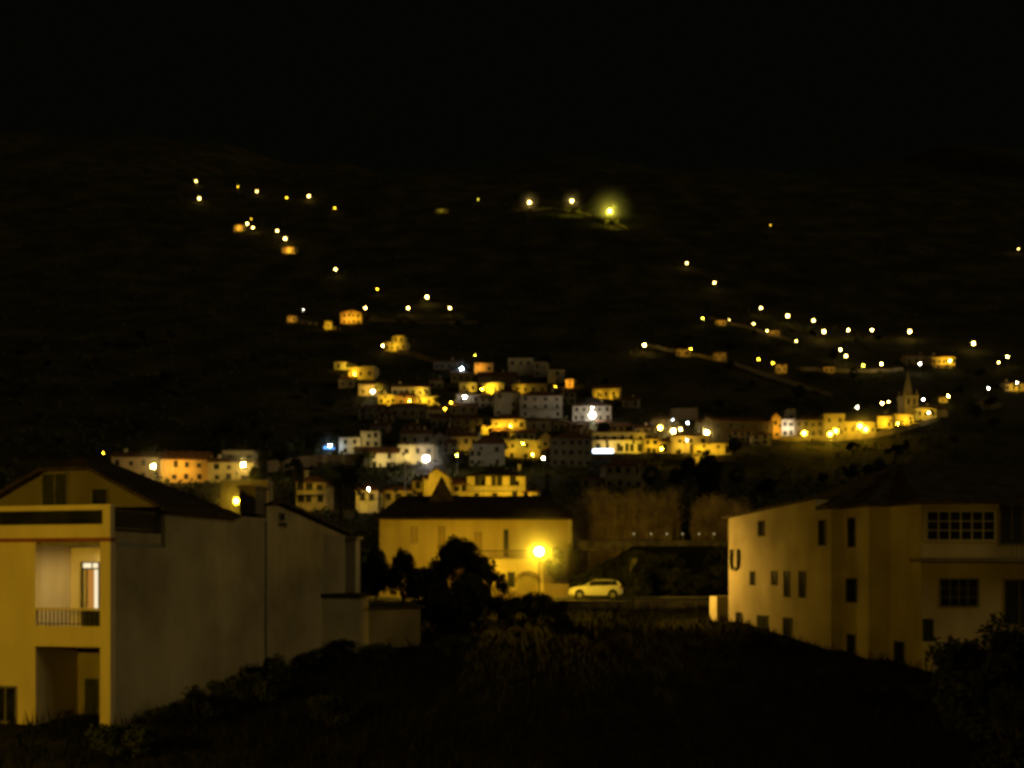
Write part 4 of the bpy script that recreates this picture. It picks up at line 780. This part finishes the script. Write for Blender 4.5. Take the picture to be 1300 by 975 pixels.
m = MB(); solid(m, [a1, a2, (-6.6,58.6), (-9.19,56.21)], -1, 3.98); m.build('lower_wall', plaster((.20,.165,.115), .5, .3), an, world=True)
m = MB(); solid(m, [(-10.1,51.75), (-7.5,52.95), (-9.1,56.5), (-11.4,54.7)], 4.66, 4.82); m.build('roof', M_roofd, an, world=True)
m = MB(); solid(m, [(-7.55,53.0), (-4.8,55.35), (-6.5,58.9), (-9.0,56.4)], 3.98, 4.1); m.build('lower_roof', M_roofd, an, world=True)

# ------------------------------------------------------------------ yellow hip roofed house behind the road lamp
YM = 92.0; mh = empty('villa', (-3, YM, 3.6)); tag(mh, 'wide yellow house with dark hip roof and arched ground floor behind the road lamp', 'house')
xl, xr = (482-CX)/F*YM, (721-CX)/F*YM; ezm = zat(660, YM); D = 9
m = MB(); m.box(xl, xr, YM, YM+D, 2.5, ezm); m.build('wall', plaster((.52,.41,.19), .78, .16), mh, world=True)
m = MB(); xm = (617-CX)/F*YM
def hip(m, x0, x1, y0, y1, z, rise, t=.18):
    w = (y1-y0)/2*.38; a, b = (x0+w, (y0+y1)/2, z+rise), (x1-w, (y0+y1)/2, z+rise); A_, B_, C_, D_ = (x0,y0,z), (x1,y0,z), (x1,y1,z), (x0,y1,z); lo = lambda p: (p[0],p[1],p[2]-t)
    for f in ((A_,B_,b,a),(B_,C_,b),(C_,D_,a,b),(D_,A_,a)): m.quad(f)
    for p, q in ((A_,B_),(B_,C_),(C_,D_),(D_,A_)): m.quad([lo(p),lo(q),q,p])
    m.quad([lo(D_),lo(C_),lo(B_),lo(A_)])
hip(m, xl-.45, xr+.45, YM-.5, YM+D+.5, ezm+.18, 2.35); rf = m.build('roof', M_roofd, mh, world=True)
m = MB(); xb = (563-CX)/F*98; m.prism([(xb-1.9,95,ezm+.6),(xb+1.9,95,ezm+.6),(xb,95,ezm+4.3)], (0,4,0)); dm = m.build('dormer', M_roofd, mh, world=True)
yb = 87.8; x0, x1 = (612-CX)/F*yb, (690-CX)/F*yb; zb = zat(712, yb)
m = MB(); 
# ground floor with a real arch
ax0, ax1 = (656-CX)/F*yb, (684-CX)/F*yb; ac = (ax0+ax1)/2; ar = (ax1-ax0)/2; zs = 5.0; N = 14
arc = [(ac-ar*math.cos(math.pi*i/N), zs+ar*.85*math.sin(math.pi*i/N)) for i in range(N+1)]
m.box(x0, ax0, yb, yb+.35, 2.5, zb); m.box(ax1, x1, yb, yb+.35, 2.5, zb)
for (a, za), (b, zb_) in zip(arc, arc[1:]): m.prism([(a,yb,za),(b,yb,zb_),(b,yb,zb),(a,yb,zb)], (0,.35,0))
m.box(x0, x0+.3, yb+.35, YM, 2.5, zb); m.box(x1-.3, x1, yb+.35, YM, 2.5, zb); m.box(x0, x1, yb+.001, YM, zb, zb+.15); m.build('arcade', plaster((.60,.50,.26), .85, .2), mh, world=True)
m = MB()
for (a, za), (b, zb_) in zip(arc, arc[1:]):
    va, vb = Vector((a-ac, 0, za-zs)).normalized()*.2, Vector((b-ac, 0, zb_-zs)).normalized()*.2
    m.prism([(a,yb-.06,za),(b,yb-.06,zb_),(b+vb.x,yb-.06,zb_+vb.z),(a+va.x,yb-.06,za+va.z)], (0,.058,0))
m.build('arch_trim', plaster((.25,.17,.07)), mh, world=True)
m = MB(); m.box(ax0-.1, ax1+.1, yb+1.3, yb+1.45, 2.5, zb-.1); m.build('porch_wall', plaster((.60,.50,.26), .85, .2), mh, world=True)
m = MB(); m.box(x0, x1, yb+.05, yb+.13, zb+.85, zb+.95); n = 44
for i in range(n): x = x0+.05+(x1-x0-.1)*i/(n-1); m.box(x-.025, x+.025, yb+.07, yb+.11, zb+.15, zb+.85)
m.build('balustrade', M_wood, mh, world=True)
W0, W1 = (xl, YM), (xr, YM)
for r in ((521,531,668,690),(556,566,668,690)): wall_win(mh, W0, W1, *r, bars=1, mats=[plaster((.5,.4,.2)), plaster((.36,.27,.13))])
wall_win(mh, W0, W1, 640, 645, 673, 706, name='door', mats=[M_frame, M_shut], bars=0); wall_win(mh, W0, W1, 602, 612, 675, 706, name='door', mats=[plaster((.5,.4,.2)), plaster((.36,.27,.13))], bars=1)
wall_win(mh, (x0, yb), (x1, yb), 645, 653, 727, 745, bars=0, mats=[M_frame, M_shut])
m = MB(); m.box(xr-.02, xr+.34, YM-.18, YM+.2, zat(690, YM), ezm); m.build('corner_trim', plaster((.6,.52,.34)), mh, world=True)
# low walls and steps around its forecourt
m = MB(); xa, xb2 = (690-CX)/F*87.5, (722-CX)/F*87.5; m.box(xa, xb2, 87.3, 87.6, 3, 4.9); tag(m.build('garden_wall', plaster((.3,.23,.13))), 'low plastered wall between the road lamp and the white car', 'wall')
m = MB(); xa, xb2 = (545-CX)/F*86, (640-CX)/F*86; m.box(xa, xb2, 87.2, 87.5, 3, 4.75); tag(m.build('garden_wall', plaster((.34,.27,.15))), 'low forecourt wall of the arched yellow house', 'wall')

# ------------------------------------------------------------------ the road lamp, and the lamps on the near street that are outside the frame
def big_lamp(X, Y, z0, zl, I, tint, label, r=.26):
    root = empty('street_lamp', (X, Y, z0)); tag(root, label, 'street lamp'); h = zl-z0
    m = MB(); m.tube((0,0,-.2), (0,0,.5), .13, .11, 12); m.tube((0,0,.5), (0,0,h-.5), .06, .045, 12); m.build('pole', M_metal, root)
    m = MB(); m.tube((0,0,h-.5), (0,0,h-.4), .06, .2, 12); m.build('collar', M_metal, root)
    m = MB(); m.ball((0,0,h), r, 0, 14, 9); m.build('lamp_globe', emit(TINT[tint], I/(math.pi*r*r)), root, smooth=True)
    m = MB(); m.tube((0,0,h+r*.93), (0,0,h+r*1.25), .2, .04, 12); m.build('lamp_cap', M_metal, root)
    return root
big_lamp((684.5-CX)/F*77.9, 77.9, 3.68, zat(700, 77.9), 260, 'y', 'blazing yellow street lamp beside the road before the arched house', .32)
big_lamp((578-CX)/F*84, 84, 3.68, zat(712, 84), 120, 'y', 'added street lamp hidden behind the big round dark tree')  # added out of sight to even the light along the yellow house
big_lamp(-21.5, 13, ground(-21.5, 13), 7.5, 700, 'y', 'street lamp on the near street facing the loggia house')
# reflector posts along the wall above the car
m = MB(); m.box((728-CX)/F*99, (950-CX)/F*99, 98.8, 99.0, 8.0, 9.0); tag(m.build('parapet_wall', M_stone), 'long dark parapet above the road in front of the cane', 'wall')
for px in (805, 827, 847, 867, 888, 907):
    X = (px-CX)/F*98.7; o = MB(); o.tube((0,0,-.3), (0,0,.62), .06, .05, 8); q = o.build('marker_post', M_galv); q.location = (X, 98.9, 9.0); tag(q, 'small pale marker post with lit cap on the dark parapet', 'marker post', 'marker posts along the parapet above the road')
    o = MB(); o.ball((0,0,.66), .09, 0, 8, 5); o.build('lit_cap', emit((1,.8,.35), .5), q)
# poles
def pole(px, top, base, Y, label, c=M_galv, r=.11):
    a, b = P(px, base, Y), P(px, top, Y); m = MB(); m.tube((0,0,-.5), (0,0,b.z-a.z), r, r*.7, 8); m.box(-.7,.7,-.05,.05,b.z-a.z-.5,b.z-a.z-.38); o = m.build('utility_pole', c); o.location = a; return tag(o, label, 'utility pole')
pole(514.5, 583, 622, 185, 'pale utility pole in front of the tall white house', plaster(PALE), .16)
pole(483, 628, 690, 108, 'thin dark pole at the corner of the hip roofed house')
pole(812, 588, 604, 235, 'short pale pole before the dim two storey house', M_galv, .13)
pole(586, 458, 478, gY(586, 478), 'pole carrying the cold lamp at the village top', M_galv, .12)
pole(525, 430, 442, gY(525, 446), 'thin pale pole beside the upper road wall', M_galv, .12)

# ------------------------------------------------------------------ the white car
def make_car():
    root = empty('parked_car', (0,0,0)); Lc, Wc = 4.5, 1.84
    # stations along x (nose at -x): x, z bottom, z belt, half width
    st = [(-2.25,.42,.62,.58),(-2.18,.30,.78,.74),(-1.95,.24,.88,.86),(-1.5,.22,.97,.91),(-.9,.22,1.03,.92),(-.2,.22,1.05,.92),(.6,.22,1.07,.92),(1.3,.22,1.09,.92),(1.85,.24,1.10,.90),(2.12,.30,1.06,.84),(2.25,.42,.92,.72)]
    m = MB(); K = 12; rings = []
    for x, zb, zt, w in st:
        ring = []
        sec = [(-.80,zb),(-.97,zb+.10),(-1.0,zb+(zt-zb)*.45),(-.985,zt-.14),(-.93,zt-.03),(-.7,zt+.01),(0,zt+.035),(.7,zt+.01),(.93,zt-.03),(.985,zt-.14),(1.0,zb+(zt-zb)*.45),(.97,zb+.10),(.80,zb)]
        for a, z in sec: ring.append((x, a*w, z))
        rings.append(ring)
    n0 = len(m.v); ns = len(rings[0])
    for r in rings: m.v += r
    for i in range(len(rings)-1):
        for j in range(ns): k = (j+1) % ns; m.f.append((n0+i*ns+j, n0+i*ns+k, n0+(i+1)*ns+k, n0+(i+1)*ns+j)); m.m.append(0)
    m.f.append(tuple(n0+j for j in range(ns))); m.m.append(0); m.f.append(tuple(n0+(len(rings)-1)*ns+j for j in reversed(range(ns)))); m.m.append(0)
    mp = MB()
    # roof and pillars
    top = [(-.25,1.40,.60),(.1,1.47,.64),(.7,1.50,.65),(1.3,1.48,.64),(1.72,1.42,.60)]; n0 = len(m.v); sec = [(-1.02,-.06),(-.9,.0),(-.5,.03),(0,.04),(.5,.03),(.9,0),(1.02,-.06),(0,-.07)]
    for x, z, w in top: m.v += [(x, a*w, z+dz) for a, dz in sec]
    ns = len(sec)
    for i in range(len(top)-1):
        for j in range(ns): k = (j+1) % ns; m.f.append((n0+i*ns+j, n0+i*ns+k, n0+(i+1)*ns+k, n0+(i+1)*ns+j)); m.m.append(0)
    m.f.append(tuple(n0+j for j in range(ns))); m.m.append(0); m.f.append(tuple(n0+(len(top)-1)*ns+j for j in reversed(range(ns)))); m.m.append(0)
    for sy in (-1,1):
        for (xa, za, xb, zb, w) in ((-1.05,1.02,-.25,1.38,.09),(.42,1.05,.40,1.46,.07),(1.28,1.07,1.22,1.46,.07),(1.98,1.06,1.70,1.40,.22)):
            a, b = Vector((xa, sy*.86, za)), Vector((xb, sy*.635, zb)); dx = Vector((w,0,0)); dy = Vector((0,-sy*.06,0))
            (m if w > .08 else mp).hull8([a-dx*.5, a+dx*.5, a+dx*.5+dy, a-dx*.5+dy, b-dx*.5, b+dx*.5, b+dx*.5+dy, b-dx*.5+dy])
    m.build('body', M_carw, root, smooth=False); mp.build('door_pillar', M_metal, root)
    for sy in (-1,1):
        for xa, xb, ta, tb in ((-.98,.40,-.27,.38),(.44,1.27,.42,1.2),(1.3,1.92,1.23,1.62)):
            g = MB(); g.hull8([(xa,sy*.835,1.03),(xb,sy*.835,1.06),(xb,sy*.80,1.06),(xa,sy*.80,1.03),(ta,sy*.632,1.40),(tb,sy*.632,1.45),(tb,sy*.60,1.45),(ta,sy*.60,1.40)]); g.build('window', M_glass, root)
    g = MB(); g.hull8([(-1.06,-.78,1.03),(-1.06,.78,1.03),(-1.0,.78,1.03),(-1.0,-.78,1.03),(-.3,-.57,1.41),(-.3,.57,1.41),(-.24,.57,1.41),(-.24,-.57,1.41)]); g.build('windscreen', M_glass, root)
    g = MB(); g.hull8([(1.98,-.74,1.07),(2.03,-.74,1.07),(2.03,.74,1.07),(1.98,.74,1.07),(1.68,-.56,1.42),(1.73,-.56,1.42),(1.73,.56,1.42),(1.68,.56,1.42)]); g.build('rear_window', M_glass, root)
    for sy in (-1,1):
        for x in (-1.38, 1.36):
            a = MB(); a.tube((x, sy*.60, .37), (x, sy*.935, .37), .41, .41, 20); a.build('wheel_arch', M_tyre, root)
            w = MB(); w.tube((x, sy*.74, .36), (x, sy*.955, .36), .36, .36, 20); wo = w.build('wheel', M_tyre, root)
            w = MB(); w.tube((x, sy*.955, .34), (x, sy*.965, .34), .09, .08, 10)
            for k in range(5):
                t = 2*math.pi*k/5; d = Vector((math.cos(t), 0, math.sin(t))); q = Vector((-math.sin(t), 0, math.cos(t))); c = Vector((x, sy*.956, .34)); o = Vector((0, sy*.01, 0))
                w.hull8([c+d*.07-q*.035, c+d*.07+q*.035, c+d*.23+q*.05, c+d*.23-q*.05, c+o+d*.07-q*.035, c+o+d*.07+q*.035, c+o+d*.23+q*.05, c+o+d*.23-q*.05])
            w.build('rim', M_alloy, wo)
        h = MB(); h.hull8([(-2.20,sy*.45,.66),(-2.20,sy*.62,.66),(-1.93,sy*.875,.74),(-1.93,sy*.8,.74),(-2.17,sy*.45,.78),(-2.17,sy*.66,.79),(-1.9,sy*.87,.84),(-1.9,sy*.8,.84)]); h.build('headlight', M_lens, root)
        h = MB(); h.hull8([(1.95,sy*.80,.86),(1.95,sy*.905,.86),(2.2,sy*.80,.86),(2.2,sy*.70,.86),(1.95,sy*.80,1.02),(1.95,sy*.90,1.02),(2.15,sy*.80,1.02),(2.15,sy*.7,1.02)]); h.build('tail_light', M_red, root)
        h = MB(); h.hull8([(-.78,sy*.90,1.03),(-.56,sy*.90,1.03),(-.56,sy*1.06,1.05),(-.78,sy*1.06,1.05),(-.72,sy*.90,1.17),(-.56,sy*.90,1.17),(-.56,sy*1.06,1.17),(-.72,sy*1.06,1.17)]); h.build('mirror', M_carw, root)
        h = MB(); h.tube((-.1,sy*.6,1.53), (1.5,sy*.6,1.53), .018, .018, 6); h.box(-.06,-.02,sy*.6-.015,sy*.6+.015,1.46,1.53); h.box(1.42,1.46,sy*.6-.015,sy*.6+.015,1.46,1.53); h.build('roof_rail', M_metal, root)
        for xa in (.12, 1.05): h = MB(); h.box(xa, xa+.2, min(sy*.915,sy*.95), max(sy*.915,sy*.95), .90, .93); h.build('door_handle', M_carw, root)
    h = MB(); h.box(-2.262,-2.2,-.42,.42,.46,.62); h.build('grille', M_metal, root)
    return root
car = make_car(); car.location = ((757-CX)/F*82.3, 83.2, 3.68); tag(car, 'white hatchback parked on the road beside the blazing lamp', 'car')
for px, py, lb, rz in ((706,634,'first pale parked car in the dim yard behind the cane',.3), (723,634,'second pale parked car in the dim yard behind the cane',.2), (796,622,'pale parked car before the dim two storey house',.5), (815,623,'parked car at the yard end before the dim two storey house',-.4)):
    car.scale = (.99, 1, 1.08); c = copy_tree(car); Y = 150 if px < 760 else 172; X = (px-CX)/F*Y; c.location = (X, Y, ground(X, Y)+.05); c.rotation_euler.z = rz; tag(c, lb, 'car', 'cars parked in the dim yard')

# ------------------------------------------------------------------ thin mist lit round the strongest lamps
HZ_M = {}
def haze(p, r, dens, label):
    if dens not in HZ_M:
        m = bpy.data.materials.new('thin_mist'); m.use_nodes = True; t = m.node_tree; t.nodes.remove(t.nodes['Principled BSDF'])
        v = t.nodes.new('ShaderNodeVolumeScatter'); v.inputs['Density'].default_value = dens; v.inputs['Color'].default_value = (1,1,1,1); v.inputs['Anisotropy'].default_value = .2
        tc = t.nodes.new('ShaderNodeTexCoord'); gr = t.nodes.new('ShaderNodeTexGradient'); gr.gradient_type = 'SPHERICAL'; pw = t.nodes.new('ShaderNodeMath'); pw.operation = 'POWER'; pw.inputs[1].default_value = 2.5; ml = t.nodes.new('ShaderNodeMath'); ml.operation = 'MULTIPLY'; ml.inputs[1].default_value = dens
        t.links.new(tc.outputs['Object'], gr.inputs[0]); t.links.new(gr.outputs['Fac'], pw.inputs[0]); t.links.new(pw.outputs[0], ml.inputs[0]); t.links.new(ml.outputs[0], v.inputs['Density'])
        t.links.new(v.outputs[0], t.nodes['Material Output'].inputs['Volume']); HZ_M[dens] = m
    m = MB(); m.ball((0,0,0), 1.0, 0, 20, 12); o = m.build('haze', HZ_M[dens]); o.location = p; o.scale = (r, r, r); return tag(o, label, 'haze', kind='stuff')
haze(P(684.5, 700, 77.9), 4.2, .07, 'thin lit mist round the blazing road lamp')
for ob in [x for x in col.objects if x.get('label') in ('biggest summit lamp with yellow green glow', 'middle summit lamp above the lit green shrubs', 'first of three bright summit lamps, with reddish fringe')]:
    g = [x for x in bpy.data.objects if x.parent == ob][0]; big = 'biggest' in ob['label']
    haze(ob.location+Vector((0,0,g.location.z*ob.scale.z)), 23 if big else 12, .11 if big else .07, 'thin lit mist round the '+ob['label'].split(' with')[0].split(' above')[0].split(',')[0])
for ob in [x for x in col.objects if x.name.startswith('street_lamp') and x.type == 'MESH' and 110 < x.location.y < 420]:
    g = [x for x in bpy.data.objects if x.parent == ob][0]; rp = g.scale.x*F/ob.location.y
    if rp > 1.3: haze(ob.location+Vector((0,0,g.location.z*ob.scale.z)), 3.5+1.6*rp, .025 if 'white' in ob['label'] else .05, 'thin lit mist round the '+' '.join(ob['label'].split(' ')[:11]))
# ------------------------------------------------------------------ night sky, faint town glow, camera
w = bpy.data.worlds.new('World'); scn.world = w; w.use_nodes = True; nt = w.node_tree; bg = nt.nodes['Background']
sky = nt.nodes.new('ShaderNodeTexSky'); sky.sky_type = 'NISHITA'; sky.sun_disc = False; sky.sun_elevation = R(-4); sky.sun_rotation = R(150)
mx = nt.nodes.new('ShaderNodeMixRGB'); mx.blend_type = 'MULTIPLY'; mx.inputs[0].default_value = 1; mx.inputs[2].default_value = (1, .85, .45, 1)
ad = nt.nodes.new('ShaderNodeMixRGB'); ad.blend_type = 'ADD'; ad.inputs[0].default_value = 1; ad.inputs[2].default_value = (.125, .125, .06, 1)     # faint glow of the town on the night sky
nt.links.new(sky.outputs[0], mx.inputs[1]); nt.links.new(mx.outputs[0], ad.inputs[1]); nt.links.new(ad.outputs[0], bg.inputs[0]); bg.inputs[1].default_value = .01
sl = bpy.data.lights.new('town_glow', 'SUN'); sl.energy = .25; sl.color = (1, .77, .30); sl.angle = R(25)
so = bpy.data.objects.new('town_glow', sl); col.objects.link(so); so.rotation_euler = Vector((.86, -.36, .42)).to_track_quat('Z', 'Y').to_euler()
cam = bpy.data.cameras.new('camera'); co = bpy.data.objects.new('camera', cam); col.objects.link(co)
cam.sensor_width = 36; cam.lens = F/1300*36; co.location = (0, 0, CZ); co.rotation_euler = (R(90), 0, 0); cam.shift_y = (HZ-487.5)/1300; cam.clip_end = 4000; cam.clip_start = .5
scn.camera = co
scn.view_settings.view_transform = 'Standard'; scn.view_settings.look = 'None'; scn.view_settings.exposure = 0
c = scn.cycles; c.pixel_filter_type = 'BLACKMAN_HARRIS'; c.filter_width = 3.5; c.max_bounces = 4; c.diffuse_bounces = 2; c.sample_clamp_indirect = 2; c.use_denoising = True; c.use_light_tree = True; c.caustics_reflective = False; c.caustics_refractive = False
